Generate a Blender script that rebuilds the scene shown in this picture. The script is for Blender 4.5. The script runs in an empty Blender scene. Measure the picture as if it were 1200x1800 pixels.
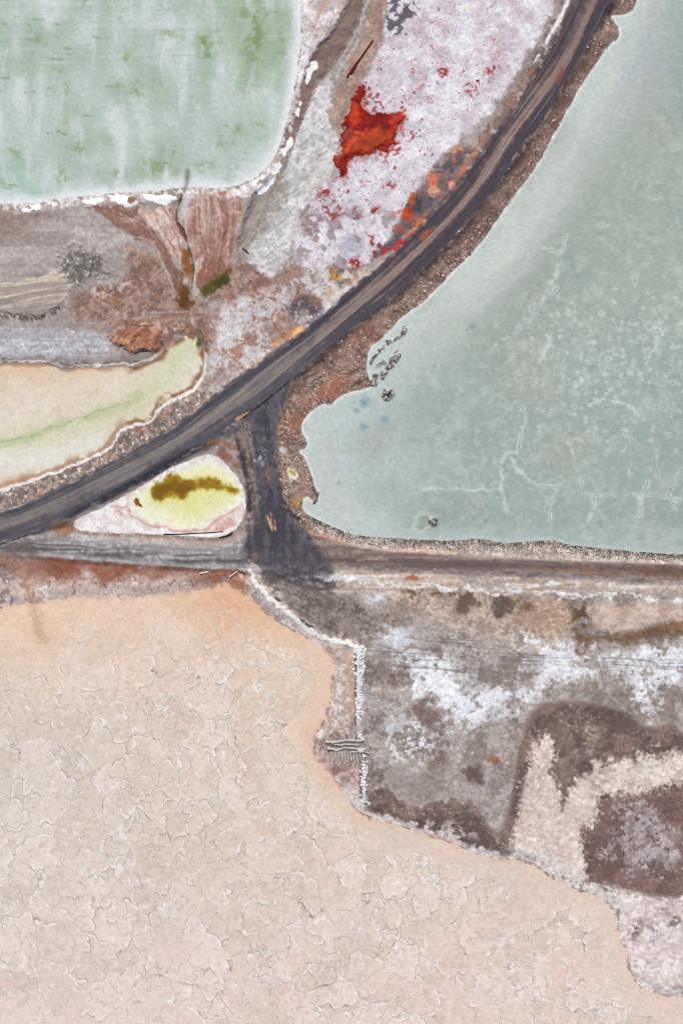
import bpy, bmesh, math, random
import numpy as np

random.seed(7)
RS = np.random.RandomState(11)
sc = bpy.context.scene
COL = sc.collection
PXM = 0.2                     # metres per photograph pixel: the place is 240 x 360 m

# ------------------------------------------------------------------ camera, sky, sun, exposure
CAM_H = 520.0
cam_d = bpy.data.cameras.new('camera')
cam = bpy.data.objects.new('camera', cam_d)
COL.objects.link(cam)
cam.location = (0, 0, CAM_H)
cam.rotation_euler = (0, 0, 0)
cam_d.sensor_fit = 'VERTICAL'
cam_d.sensor_height = 36.0
cam_d.lens = 36.0 * CAM_H / 360.0
cam_d.clip_start = 1.0
cam_d.clip_end = 20000.0
sc.camera = cam

SUN_EL, SUN_AZ = math.radians(52), math.radians(-12)      # azimuth from north (+y), clockwise
world = bpy.data.worlds.new('World')
sc.world = world
world.use_nodes = True
wn = world.node_tree
sky = wn.nodes.new('ShaderNodeTexSky')
sky.sky_type = 'NISHITA'
sky.sun_disc = False
sky.sun_elevation = SUN_EL
sky.sun_rotation = SUN_AZ
sky.altitude = 1500
bgn = wn.nodes['Background']
bgn.inputs[1].default_value = 0.09
wn.links.new(sky.outputs[0], bgn.inputs[0])
sun_d = bpy.data.lights.new('sun', 'SUN')
sun_d.energy = 3.5
sun_d.angle = math.radians(0.6)
sun_d.color = (1.0, 0.935, 0.79)
sun = bpy.data.objects.new('sun', sun_d)
COL.objects.link(sun)
sun.rotation_euler = (math.pi / 2 - SUN_EL, 0, math.pi - SUN_AZ)
sun.location = (0, 100, 300)
sc.view_settings.view_transform = 'Standard'
sc.view_settings.look = 'None'
sc.view_settings.gamma = 1.0
sc.view_settings.use_curve_mapping = False
sc.view_settings.exposure = 0.14
sc.cycles.filter_width = 1.0
ALB = 0.90                    # how an albedo follows from the colour a thing shows in daylight

# ------------------------------------------------------------------ the survey grid (photograph pixels)
ST = 1.5
X0, X1, Y0, Y1 = -75.0, 1275.0, -75.0, 1875.0
xs = np.arange(X0, X1, ST, dtype=np.float32)
ys = np.arange(Y0, Y1, ST, dtype=np.float32)
NX, NY = len(xs), len(ys)
X, Y = np.meshgrid(xs, ys)
F32 = np.float32


def ss(a):
    a = np.clip(a, 0, 1)
    return a * a * (3 - 2 * a)


def step(a, lo, hi):
    return ss((a - lo) / (hi - lo))


def cubw(coords, n):
    M = np.zeros((len(coords), n), F32)
    i = np.floor(coords).astype(int)
    f = (coords - i).astype(F32)
    r = np.arange(len(coords))
    w = [(1 - f) ** 3 / 6, (3 * f ** 3 - 6 * f ** 2 + 4) / 6, (-3 * f ** 3 + 3 * f ** 2 + 3 * f + 1) / 6, f ** 3 / 6]
    for k in range(4):
        M[r, i + k] += w[k]
    return M


def lat(sx, sy, rng):
    nx = int((X1 - X0) / sx) + 6
    ny = int((Y1 - Y0) / sy) + 6
    L = rng.randn(ny, nx).astype(F32)
    ox, oy = rng.rand(2)
    a = cubw((ys - Y0) / sy + oy, ny) @ L @ cubw((xs - X0) / sx + ox, nx).T
    return a / 0.47


def N(sx, sy=None, oct=4, seed=0, rough=0.55):
    """fractal noise on the grid, zero mean, unit spread"""
    sy = sy or sx
    rng = np.random.RandomState(seed + 100)
    out = np.zeros((NY, NX), F32)
    a, tot = 1.0, 0.0
    for k in range(oct):
        if min(sx, sy) < 1.9 and k:
            break
        out += a * lat(max(sx, 1.9), max(sy, 1.9), rng)
        tot += a * a
        a *= rough
        sx /= 2.03
        sy /= 2.03
    return out / math.sqrt(tot)


TABS = {}


def VN(u, v, seed=0):
    """value noise at any coordinates, zero mean, about unit spread"""
    if seed not in TABS:
        TABS[seed] = np.random.RandomState(seed + 999).randn(256, 256).astype(F32)
    T = TABS[seed]
    iu = np.floor(u).astype(np.int32)
    iv = np.floor(v).astype(np.int32)
    fu = u - iu
    fv = v - iv
    fu = fu * fu * (3 - 2 * fu)
    fv = fv * fv * (3 - 2 * fv)
    a = iu & 255
    b = (iu + 1) & 255
    c = iv & 255
    d = (iv + 1) & 255
    return ((T[c, a] * (1 - fu) + T[c, b] * fu) * (1 - fv) + (T[d, a] * (1 - fu) + T[d, b] * fu) * fv) * 1.5


def streak(ang, along, across, seed=0, oct=2, x=None, y=None):
    x = X if x is None else x
    y = Y if y is None else y
    a = math.radians(ang)
    u = x * math.cos(a) + y * math.sin(a)
    v = -x * math.sin(a) + y * math.cos(a)
    o = 0
    k = 1.0
    for i in range(oct):
        o = o + k * VN(u / along + 37.3 * i, v / across + 11.7 * i, seed + i)
        along *= 0.5
        across *= 0.5
        k *= 0.6
    return (o / 1.2).astype(F32)


def chaikin(p, closed, n=2):
    p = [tuple(map(float, q)) for q in p]
    for _ in range(n):
        o = []
        m = len(p)
        rng = range(m) if closed else range(m - 1)
        if not closed:
            o.append(p[0])
        for i in rng:
            a, b = p[i], p[(i + 1) % m]
            o.append((a[0] * .75 + b[0] * .25, a[1] * .75 + b[1] * .25))
            o.append((a[0] * .25 + b[0] * .75, a[1] * .25 + b[1] * .75))
        if not closed:
            o.append(p[-1])
        p = o
    return p


xh, yh = xs[::2], ys[::2]
XH, YH = np.meshgrid(xh, yh)


def lin_up(n_full, n_half):
    c = np.arange(n_full) / 2.0
    i = np.minimum(np.floor(c).astype(int), n_half - 2)
    f = (c - i).astype(F32)
    return i, f


iUy, fUy = lin_up(NY, len(yh))
iUx, fUx = lin_up(NX, len(xh))


def upsample(a):
    b = a[iUy] * (1 - fUy)[:, None] + a[iUy + 1] * fUy[:, None]
    return b[:, iUx] * (1 - fUx) + b[:, iUx + 1] * fUx


def sd(poly, sm=1, reach=90):
    """signed distance in pixels to a closed outline, positive inside"""
    P = np.array(chaikin(poly, True, sm), F32)
    x0, x1 = P[:, 0].min() - reach, P[:, 0].max() + reach
    y0, y1 = P[:, 1].min() - reach, P[:, 1].max() + reach
    ja, jb = np.searchsorted(xh, [x0, x1])
    ia, ib = np.searchsorted(yh, [y0, y1])
    xx, yy = XH[ia:ib, ja:jb], YH[ia:ib, ja:jb]
    D = np.full(xx.shape, 1e9, F32)
    ins = np.zeros(xx.shape, bool)
    Q = np.roll(P, -1, 0)
    for (ax, ay), (bx, by) in zip(P, Q):
        dx, dy = bx - ax, by - ay
        L = dx * dx + dy * dy + 1e-9
        t = np.clip(((xx - ax) * dx + (yy - ay) * dy) / L, 0, 1)
        np.minimum(D, (xx - ax - t * dx) ** 2 + (yy - ay - t * dy) ** 2, out=D)
        if ay != by:
            c = (ay > yy) != (by > yy)
            ins ^= c & (xx < dx * (yy - ay) / (by - ay) + ax)
    D = np.sqrt(D)
    D = np.where(ins, D, -D)
    full = np.full(XH.shape, -reach, F32)
    full[ia:ib, ja:jb] = np.maximum(D, -reach)
    return upsample(full)


def dl(pts, r=3.0, r2=None, sm=2, jit=0.0, seed=0):
    """distance in pixels to an open line minus its half width (positive inside); also where along it"""
    P = np.array(chaikin(pts, False, sm), F32)
    if jit:
        rr = np.random.RandomState(seed)
        P = P + rr.randn(*P.shape).astype(F32) * jit
    r2 = r if r2 is None else r2
    seg = np.hypot(*(P[1:] - P[:-1]).T)
    cum = np.concatenate([[0], np.cumsum(seg)])
    out = np.full((NY, NX), -60, F32)
    S = np.zeros((NY, NX), F32)
    for k in range(len(seg)):
        (ax, ay), (bx, by) = P[k], P[k + 1]
        m = 30 + max(r, r2)
        ja, jb = np.searchsorted(xs, [min(ax, bx) - m, max(ax, bx) + m])
        ia, ib = np.searchsorted(ys, [min(ay, by) - m, max(ay, by) + m])
        if ja >= jb or ia >= ib:
            continue
        xx, yy = X[ia:ib, ja:jb], Y[ia:ib, ja:jb]
        dx, dy = bx - ax, by - ay
        t = np.clip(((xx - ax) * dx + (yy - ay) * dy) / (dx * dx + dy * dy + 1e-9), 0, 1)
        s = (cum[k] + t * seg[k]) / cum[-1]
        d = (r + (r2 - r) * s) - np.hypot(xx - ax - t * dx, yy - ay - t * dy)
        o = out[ia:ib, ja:jb]
        w = d > o
        o[w] = d[w]
        S[ia:ib, ja:jb][w] = s[w]
    return out, S


# noise bank
n2 = N(2.2, oct=1, seed=1)
n3 = N(2.7, oct=1, seed=2)
n5 = N(4.2, oct=2, seed=3)
n9 = N(8.0, oct=3, seed=4)
n16 = N(16, oct=3, seed=5)
n30 = N(30, oct=4, seed=6)
n60 = N(60, oct=5, seed=7)
n60b = N(60, oct=5, seed=8)
n120 = N(120, oct=5, seed=9)
n120b = N(120, oct=5, seed=10)
n30b = N(30, oct=4, seed=12)
n12 = N(12, oct=3, seed=13)
hs = N(60, 4, oct=3, seed=14)            # streaks lying east-west
hs2 = N(120, 7, oct=3, seed=15)
vs = N(14, 70, oct=3, seed=16)
grain = 0.32 * n2 + 0.26 * n3
EN = 1.3 * n5 + 1.8 * n12
EB = 6.0 * n30 + 5.0 * n60b

C = np.zeros((NY, NX, 3), F32)
H = np.zeros((NY, NX), F32)
LAB = np.zeros((NY, NX), np.int32)
GLOSS = np.zeros((NY, NX), F32)


def col(c):
    return np.array(c, F32) / 255.0


def P(c, m):
    """lay a deposit of this colour where the mask says"""
    global C
    if isinstance(c, (tuple, list)):
        c = col(c)
    m = m[..., None]
    C += (c - C) * m


def mixc(a, b, t):
    return col(a) * (1 - t[..., None]) + col(b) * t[..., None]


def M(poly, soft=3.0, rg=1.0, big=0.0, grow=0.0, sm=1):
    return ss((sd(poly, sm) + grow + rg * EN + big * EB) / soft * 0.5 + 0.5)


def LM(pts, r=2.0, r2=None, soft=1.5, rg=0.3, sm=2, jit=0.0, seed=0):
    return ss((dl(pts, r, r2, sm, jit, seed)[0] + rg * EN) / soft * 0.5 + 0.5)


def blob(cx, cy, rx, ry=None, ang=0, soft=0.35, rg=0.25):
    ry = ry or rx
    a = math.radians(ang)
    u = ((X - cx) * math.cos(a) + (Y - cy) * math.sin(a)) / rx
    v = (-(X - cx) * math.sin(a) + (Y - cy) * math.cos(a)) / ry
    return ss((1 - np.hypot(u, v) + rg * (0.6 * n9 + 0.5 * n16)) / soft * 0.5 + 0.5)


LABELS = [dict(name='ground', kind='structure', mat='land')]


def new(name, mask=None, **kw):
    LABELS.append(dict(name=name, **kw))
    i = len(LABELS) - 1
    if mask is not None:
        LAB[mask > 0.5] = i
    return i


# ------------------------------------------------------------------ outlines read from the survey
GREEN = [(-120, -120), (528, -120), (529, 60), (524, 110), (517, 160), (508, 195), (497, 238), (484, 275), (462, 303), (430, 322),
         (395, 332), (340, 328), (300, 332), (250, 337), (200, 339), (150, 345), (110, 347), (70, 356), (30, 358), (-120, 356)]
TEAL = [(1160, -120), (1128, -40), (1117, 7), (1110, 22), (1093, 28), (1072, 27), (1078, 38), (1088, 48), (1088, 66), (1067, 83), (1053, 103), (1033, 133), (1007, 173), (987, 213),
        (967, 247), (947, 287), (917, 327), (897, 353), (867, 397), (833, 443), (803, 470), (783, 492), (762, 514), (742, 534), (717, 550),
        (697, 567), (680, 587), (655, 606), (647, 622), (643, 647), (648, 667), (658, 677), (643, 684), (607, 692), (590, 704), (580, 713),
        (567, 710), (550, 720), (533, 740), (527, 757), (538, 767), (542, 785), (523, 792), (537, 804), (548, 833), (551, 852), (562, 872),
        (553, 884), (538, 870), (531, 884), (533, 897), (550, 910), (580, 923), (610, 937), (650, 944), (733, 948), (800, 951), (833, 946),
        (860, 949), (890, 955), (933, 952), (970, 948), (993, 957), (1050, 963), (1100, 968), (1150, 972), (1200, 974), (1420, 980), (1420, -120)]
TAN = [(-120, 1085), (0, 1068), (40, 1060), (62, 1064), (100, 1050), (150, 1050), (217, 1049), (267, 1049), (300, 1041), (360, 1036),
       (398, 1024), (420, 1036), (440, 1052), (467, 1077), (517, 1107), (560, 1128), (580, 1147), (592, 1170), (582, 1200), (580, 1250), (567, 1281), (549, 1293),
       (553, 1320), (573, 1350), (613, 1398), (622, 1420), (645, 1434), (693, 1447), (750, 1466), (800, 1483), (860, 1510), (927, 1510),
       (967, 1537), (1013, 1563), (1047, 1570), (1073, 1587), (1087, 1617), (1085, 1640), (1100, 1667), (1110, 1717), (1133, 1743),
       (1200, 1753), (1420, 1765), (1420, 2000), (-120, 2000)]
CREAM = [(-120, 642), (0, 640), (50, 638), (97, 642), (113, 652), (143, 645), (180, 648), (200, 643), (217, 642), (233, 648), (283, 630),
         (293, 610), (330, 586), (350, 597), (354, 613), (358, 632), (354, 663), (333, 687), (293, 703), (273, 718), (263, 742), (227, 743),
         (207, 757), (187, 790), (147, 807), (90, 827), (50, 843), (0, 857), (-120, 885)]
POOL_SALT = [(129, 929), (133, 912), (187, 890), (247, 857), (300, 823), (333, 808), (352, 802), (370, 797), (388, 807), (412, 830), (425, 850), (433, 873),
             (429, 910), (411, 937), (380, 947), (300, 940), (213, 938), (150, 935)]
POOL = [(233, 867), (231, 895), (253, 913), (285, 922), (317, 929), (347, 928), (358, 925), (377, 907), (410, 893), (427, 870), (415, 840), (385, 813), (357, 806),
        (327, 820), (285, 843), (250, 860)]
ROAD_L = [(1075, -130), (1030, -50), (1012, 0), (987, 50), (965, 95), (940, 135), (895, 205), (850, 267), (800, 333), (700, 443), (600, 527), (547, 577), (467, 633),
          (410, 673), (347, 720), (313, 747), (253, 783), (167, 830), (67, 877), (0, 900), (-50, 915), (-130, 935)]
ROAD_R = [(1140, -130), (1100, -50), (1077, 0), (1052, 48), (1027, 90), (997, 140), (958, 203), (913, 267), (868, 335), (800, 418), (700, 517), (633, 570),
          (567, 620), (513, 668), (455, 715), (393, 760), (350, 787), (267, 837), (193, 873), (133, 907), (67, 935), (0, 957), (-50, 973), (-130, 995)]
SIDE = [(520, 660), (497, 720), (487, 763), (487, 813), (493, 867), (513, 913), (548, 952), (584, 1000), (566, 1016), (520, 1014), (480, 1004), (440, 990),
        (428, 956), (452, 900), (450, 850), (442, 800), (440, 760), (425, 738), (440, 715)]
LOWER_W = [(-130, 970), (0, 953), (40, 944), (127, 934), (200, 945), (267, 955), (340, 962), (400, 957), (440, 940), (500, 950), (520, 985), (470, 1003), (400, 1000), (333, 997), (233, 990),
           (100, 980), (0, 970), (-130, 985)]
LOWER_E = [(500, 950), (545, 936), (600, 955), (660, 967), (700, 971), (800, 977), (933, 983), (1060, 988), (1200, 993), (1420, 998), (1420, 1026), (1200, 1020), (967, 1008), (800, 1003),
           (700, 998), (620, 996), (570, 990), (520, 1000)]

dGreen, dTeal, dTan, dCream = sd(GREEN), sd(TEAL), sd(TAN), sd(CREAM)
dPoolS, dPool = sd(POOL_SALT), sd(POOL)
dRoad = sd(ROAD_L + ROAD_R[::-1], 0)
dSide, dLW, dLE = sd(SIDE), sd(LOWER_W), sd(LOWER_E)

# ================================================================== LAND
# --- basic tone of the made ground
C[:] = mixc((160, 146, 143), (182, 170, 167), ss(0.5 + 0.35 * n60))
P((141, 124, 120), 0.6 * ss(0.45 * n30b - 0.15 + 0.2 * n9))

# --- western flats between the green and the cream pond
zW = M([(-120, 350), (310, 350), (330, 470), (300, 640), (-120, 660)], 10, 1)
P(mixc((166, 152, 150), (181, 170, 168), ss(0.5 + 0.3 * n30 + 0.2 * hs)), zW)
P((152, 136, 133), zW * 0.7 * ss(0.2 + 0.5 * hs2 - 0.006 * (Y - 420)) * step(X, 170, 90))
P((150, 126, 119), zW * 0.7 * M([(-100, 360), (60, 368), (85, 372), (60, 400), (20, 420), (-100, 410)], 18, 1))
zb = M([(-120, 572), (60, 572), (130, 582), (200, 590), (210, 622), (110, 632), (-120, 630)], 9, 1.6)
P(mixc((176, 172, 178), (204, 205, 213), ss(0.55 + 0.35 * hs + 0.25 * grain)), zb * 0.9)
P((128, 122, 134), zb * 0.6 * ss(0.9 * hs - 0.75 + 0.3 * n3))
P((150, 132, 126), M([(-120, 626), (100, 630), (180, 636), (290, 622), (300, 640), (-120, 662)], 5, 1) * 0.8 * ss(0.6 + 0.4 * n5))
# grey rough apron south of the crest, down to the cut
P((188, 182, 180), M([(110, 350), (150, 372), (215, 410), (255, 440), (220, 460), (150, 440), (110, 420)], 14, 1) * 0.65 * ss(0.5 + 0.4 * n9 + 0.4 * grain))

# --- rust-coloured disturbed earth
zR = M([(225, 450), (265, 440), (300, 470), (325, 530), (360, 545), (420, 510), (480, 490), (500, 520), (470, 560), (400, 565), (375, 600), (360, 640), (370, 660), (330, 590), (285, 630), (230, 632), (196, 610),
        (180, 580), (130, 560), (122, 530), (150, 500), (215, 492)], 14, 2.5, 0.8)
P(mixc((134, 103, 92), (168, 140, 128), ss(0.5 + 0.4 * n16 + 0.25 * n5)), zR * 0.92)
P((176, 122, 90), zR * 0.65 * ss(0.8 * n30 - 0.35 + 0.3 * n9))
P((116, 88, 78), zR * 0.6 * ss(0.6 * n12 - 0.75 + 0.5 * n30b))
P((120, 92, 82), zR * 0.55 * ss(0.9 * streak(-35, 34, 3.2, 41, 2, X + 6 * n30, Y) - 0.8))
P((198, 184, 176), zR * 0.5 * ss(0.5 * n5 + 0.4 * n3 - 0.9 + 0.6 * n30))
# pale streak and red streaks across (old track)
P((186, 176, 172), M([(215, 556), (330, 540), (390, 545), (380, 562), (320, 566), (230, 570)], 6, 1.2) * 0.7 * ss(0.5 + 0.5 * hs))
P((160, 108, 88), LM([(205, 568), (260, 562), (330, 552), (370, 560)], 2.5, soft=4) * 0.8)

# --- middle ground: white and rust mottles between the fan and the haul road
zM = M([(380, 520), (440, 480), (500, 460), (560, 450), (640, 470), (600, 530), (540, 580), (470, 630), (400, 670), (370, 690), (365, 640), (378, 600)], 14, 2, 0.6)
P(mixc((158, 137, 130), (214, 209, 212), ss(0.4 + 0.4 * n30 + 0.25 * n12 + 0.2 * n3 + 0.2 * n60)), zM * 0.8)
P(mixc((132, 104, 94), (164, 134, 120), ss(0.5 + 0.4 * n12 + 0.25 * n3)), M([(400, 472), (425, 455), (452, 462), (478, 484), (484, 506), (462, 516), (430, 522), (385, 532), (350, 540), (340, 545), (360, 528), (392, 505)], 10, 2) * 0.85)
P((158, 108, 88), zM * 0.75 * ss(0.9 * n30b - 0.55 + 0.4 * n9))
P((208, 206, 214), M([(395, 545), (450, 520), (510, 500), (520, 540), (480, 575), (420, 590), (385, 600)], 14, 2.5) * 0.7 * ss(0.7 + 0.35 * n5 + 0.3 * n3 + 0.4 * n16))
P((215, 212, 218), M([(375, 575), (400, 565), (415, 590), (405, 640), (390, 625)], 10, 2) * 0.6 * ss(0.5 + 0.9 * n5))
P((84, 80, 92), M([(508, 535), (530, 520), (555, 525), (572, 545), (552, 568), (520, 572)], 12, 2.4) * 0.85 * ss(0.75 + 0.5 * n9))
P((88, 84, 94), M([(575, 455), (600, 470), (625, 470), (610, 500), (590, 505)], 9, 2.2) * 0.8 * ss(0.6 + 0.6 * n9))
P((205, 196, 178), M([(575, 508), (600, 492), (640, 470), (650, 476), (610, 512), (582, 530)], 7, 1.8) * 0.75 * ss(0.6 + 0.7 * n5))
P((190, 132, 70), M([(582, 465), (590, 470), (596, 490), (590, 496), (584, 480)], 5, 1.4) * 0.8)
P((190, 132, 80), M([(576, 510), (582, 500), (584, 520), (578, 530)], 5, 1.2) * 0.7)
P((150, 122, 112), M([(490, 475), (520, 462), (555, 470), (560, 500), (540, 520), (505, 510), (488, 495)], 10, 2.2) * 0.8 * ss(0.6 + 0.7 * n9))
# rust band with tan scrapes beside the haul road
P((192, 138, 102), M([(470, 598), (500, 580), (530, 570), (520, 592), (490, 612)], 8, 2) * 0.75 * ss(0.7 + 0.5 * n12))
P((222, 172, 120), M([(512, 592), (528, 576), (537, 576), (522, 594), (507, 604)], 4, 1) * 0.9)
P((212, 150, 108), M([(478, 606), (498, 596), (510, 592), (498, 606), (486, 612)], 4, 1) * 0.8)
P((206, 150, 112), M([(443, 638), (455, 630), (462, 630), (450, 642)], 5, 1) * 0.7)

# --- cut fan with its two channels
FAN_W = [(246, 362), (262, 372), (285, 368), (308, 360), (312, 392), (320, 415), (328, 442), (326, 478), (314, 462), (300, 440), (284, 415), (266, 400), (248, 386)]
FAN_E = [(322, 338), (345, 332), (400, 336), (427, 336), (424, 380), (412, 440), (405, 480), (380, 505), (345, 520), (338, 480), (336, 450), (325, 412), (312, 390), (314, 362)]
zFW, zFE = M(FAN_W, 3.5, 1.3), M(FAN_E, 3.5, 1.3)
P((133, 102, 92), M([(145, 362), (250, 355), (250, 385), (270, 405), (290, 430), (312, 470), (330, 500), (338, 540), (322, 542), (308, 512), (292, 468), (276, 432), (235, 420), (205, 402), (178, 378)], 3, 1.4))
P((156, 116, 102), M([(165, 362), (240, 366), (268, 396), (288, 424), (300, 452), (280, 430), (240, 412), (205, 396)], 7, 1.2) * 0.8)
P((178, 164, 158), LM([(150, 358), (178, 378), (215, 410), (274, 425), (283, 455), (300, 490), (310, 520)], 1.6, soft=2, rg=0.6) * 0.9)
P(mixc((196, 162, 152), (222, 200, 192), ss(0.5 + 0.4 * n16 + 0.15 * grain)), zFW)
P((160, 112, 98), zFW * 0.6 * ss(0.8 * streak(58, 70, 6, 40) - 0.5))
P(mixc((160, 120, 108), (202, 176, 168), ss(0.62 + 0.28 * streak(92, 90, 9, 42, 2, X + 5 * n30, Y) + 0.15 * n9 - 0.006 * (Y - 390))), zFE)
P((140, 92, 78), zFE * 0.75 * step(Y, 425, 470) * ss(0.7 + 0.4 * n12))
P((132, 92, 80), zFE * 0.25 * ss(1.1 * streak(88, 60, 5, 43, 2, X + 5 * n30, Y) - 1.0))
P((204, 198, 206), M([(318, 345), (335, 332), (348, 332), (338, 350), (330, 372), (322, 385), (312, 378)], 5, 1) * 0.85)
P((136, 82, 44), M([(318, 440), (328, 432), (338, 455), (340, 490), (336, 505), (326, 488)], 5, 1) * 0.9)
P((112, 74, 36), M([(312, 500), (325, 496), (336, 510), (340, 535), (318, 540)], 8, 1.5) * 0.9)
P((88, 66, 30), blob(324, 528, 10, 14, 0, 0.6) * 0.8)
P((84, 76, 34), M([(352, 512), (368, 494), (386, 482), (403, 474), (404, 490), (390, 506), (372, 516), (358, 522)], 7, 1.4) * 0.95)
P((60, 56, 28), M([(376, 505), (388, 493), (400, 488), (396, 500), (382, 512)], 7, 1.2) * 0.7)
P((214, 206, 202), M([(340, 470), (352, 452), (358, 452), (352, 470), (345, 480)], 4, 1.2) * 0.8)
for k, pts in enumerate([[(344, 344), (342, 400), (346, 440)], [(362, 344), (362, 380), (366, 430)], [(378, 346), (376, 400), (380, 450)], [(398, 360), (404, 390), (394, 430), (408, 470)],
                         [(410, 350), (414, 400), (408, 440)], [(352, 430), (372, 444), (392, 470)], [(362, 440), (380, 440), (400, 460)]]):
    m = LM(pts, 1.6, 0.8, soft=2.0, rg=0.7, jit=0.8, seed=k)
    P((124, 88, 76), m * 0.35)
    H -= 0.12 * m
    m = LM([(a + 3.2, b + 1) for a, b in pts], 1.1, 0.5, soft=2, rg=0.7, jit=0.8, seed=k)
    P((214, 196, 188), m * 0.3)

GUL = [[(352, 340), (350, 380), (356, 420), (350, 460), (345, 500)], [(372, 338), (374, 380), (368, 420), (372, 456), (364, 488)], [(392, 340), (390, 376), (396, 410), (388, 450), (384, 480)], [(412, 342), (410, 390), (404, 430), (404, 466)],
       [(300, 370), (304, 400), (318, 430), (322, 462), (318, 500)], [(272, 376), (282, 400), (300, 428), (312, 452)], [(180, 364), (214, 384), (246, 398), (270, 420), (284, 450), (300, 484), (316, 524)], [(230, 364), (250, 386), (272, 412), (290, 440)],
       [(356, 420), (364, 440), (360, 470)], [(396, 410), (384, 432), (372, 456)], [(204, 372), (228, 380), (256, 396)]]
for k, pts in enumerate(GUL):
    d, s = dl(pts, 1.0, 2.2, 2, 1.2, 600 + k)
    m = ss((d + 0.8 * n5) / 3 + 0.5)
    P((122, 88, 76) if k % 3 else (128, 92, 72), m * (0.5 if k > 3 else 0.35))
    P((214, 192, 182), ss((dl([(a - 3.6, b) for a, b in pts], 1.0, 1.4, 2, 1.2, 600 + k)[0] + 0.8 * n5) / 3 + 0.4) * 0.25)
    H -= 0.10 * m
# --- brown wash channel from the north down to the fan
CHAN = [(632, -120), (628, -40), (612, 8), (600, 30), (580, 60), (560, 83), (541, 113), (528, 150), (511, 200), (498, 233), (488, 283), (465, 325), (443, 350), (428, 395), (412, 440),
        (420, 448), (438, 420), (457, 392), (473, 352), (496, 312), (510, 268), (523, 228), (540, 188), (557, 148), (580, 126), (597, 100), (620, 60), (641, 0), (652, -120)]
zC = M(CHAN, 3.5, 0.8)
# pale rise between the channel and the green pond
P(mixc((196, 180, 180), (224, 218, 222), ss(0.5 + 0.4 * n16 + 0.25 * grain)), M([(520, -120), (632, -120), (612, 8), (560, 85), (530, 150), (498, 230), (485, 285), (440, 350), (395, 345), (470, 300), (508, 190), (525, 100)], 4, 1))
P((202, 160, 146), M([(545, -60), (618, -60), (600, 30), (572, 72), (552, 84), (543, 60), (541, 20)], 5, 1.5) * ss(0.9 * streak(-62, 50, 5, 47) - 0.1) * 0.7)
P((150, 126, 122), M([(520, 170), (528, 160), (506, 235), (490, 290), (470, 310), (490, 260), (505, 210)], 3, 1.5) * 0.6 * ss(0.5 + 0.8 * n5))

# --- grey levee, beige strip and pale plateau east of the channel
P(mixc((148, 139, 135), (182, 175, 172), ss(0.5 + 0.4 * streak(-60, 40, 4, 50) + 0.2 * grain)), M([(640, -120), (690, -120), (690, 0), (650, 50), (622, 100), (590, 148), (556, 150), (580, 126), (597, 100), (620, 60), (641, 0)], 4, 1))
P(mixc((158, 132, 120), (178, 152, 140), ss(0.5 + 0.35 * n16 + 0.3 * grain)), M([(662, -60), (692, -60), (688, 12), (674, 33), (673, 67), (655, 103), (648, 133), (634, 146), (622, 188), (602, 214), (600, 243), (575, 207), (578, 180),
                                                                       (598, 143), (616, 110), (636, 62), (652, 15)], 4, 1.2))
P((150, 98, 88), M([(672, 30), (678, 66), (660, 104), (650, 132), (640, 140), (652, 100), (668, 64)], 5, 1.6) * 0.55)
PLAT = [(558, 146), (592, 143), (582, 176), (574, 202), (582, 225), (597, 248), (590, 285), (583, 322), (553, 350), (532, 372), (514, 420), (514, 447), (498, 460), (482, 494), (466, 482), (437, 462), (432, 440),
        (446, 425), (462, 392), (478, 352), (498, 312), (512, 270), (526, 228), (542, 188)]
zP = M(PLAT, 4, 1)
P(mixc((192, 188, 189), (216, 213, 216), ss(0.55 + 0.35 * n16 + 0.3 * n5)), zP)
P((130, 124, 121), zP * 0.35 * ss(1.0 * streak(-40, 26, 3.5, 52) - 1.0 + 0.3 * n9))
P((212, 208, 194), zP * blob(553, 305, 18, 30, 20, 0.8) * 0.3)
P((150, 140, 130), M([(498, 312), (512, 320), (505, 345), (488, 370), (462, 410), (440, 430), (430, 440), (425, 420), (457, 392), (473, 352)], 4, 1.2) * 0.75 * ss(0.7 + 0.4 * n5))

# --- pink white salt flat west of the haul road
FLAT = [(700, -120), (1000, -120), (976, 0), (960, 43), (934, 84), (912, 124), (890, 160), (866, 192), (833, 228), (800, 248), (788, 258), (765, 290), (742, 318), (720, 352), (705, 382), (690, 420), (667, 452), (634, 472),
        (583, 468), (545, 468), (515, 455), (513, 425), (533, 372), (553, 350), (584, 322), (592, 285), (605, 240), (625, 190), (640, 140), (656, 104), (674, 66), (676, 30), (690, 5)]
zF = M(FLAT, 5, 1.6)
speck = 0.55 * n3 + 0.45 * n5 + 0.25 * n2
C_flat = mixc((214, 204, 214), (226, 222, 231), ss(0.5 + 0.4 * n30))
P(C_flat, zF)
P((196, 172, 180), zF * 0.6 * ss(0.45 * n60 + 0.25 - 0.004 * (Y - 60) + 0.2 * n16))
dsp = streak(-52, 16, 3.2, 55)
P((150, 122, 134), zF * 0.62 * ss(0.9 * speck + 0.35 * dsp + 0.35 * n60 - 1.0 - 0.0012 * (Y - 120)))
P((120, 96, 108), zF * 0.6 * ss(1.1 * speck + 0.3 * n30b - 1.75))
P((236, 236, 242), zF * 0.7 * ss(0.8 * n12 + 0.5 * dsp - 0.6 + 0.003 * (X - 700)))
# lower part is dirtier: grey and mauve bruises
zFl = zF * step(Y, 325, 400)
P((150, 134, 138), zFl * 0.75 * ss(0.9 * n16 + 0.5 * n30 - 0.35 + 0.4 * speck))
P((128, 100, 102), M([(527, 382), (545, 370), (575, 380), (580, 405), (560, 425), (530, 415), (520, 400)], 9, 2) * 0.65 * ss(0.5 + 0.8 * n9))
P((142, 148, 172), blob(615, 430, 16, 22, 30, 0.8, 0.5) * 0.45)
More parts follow.
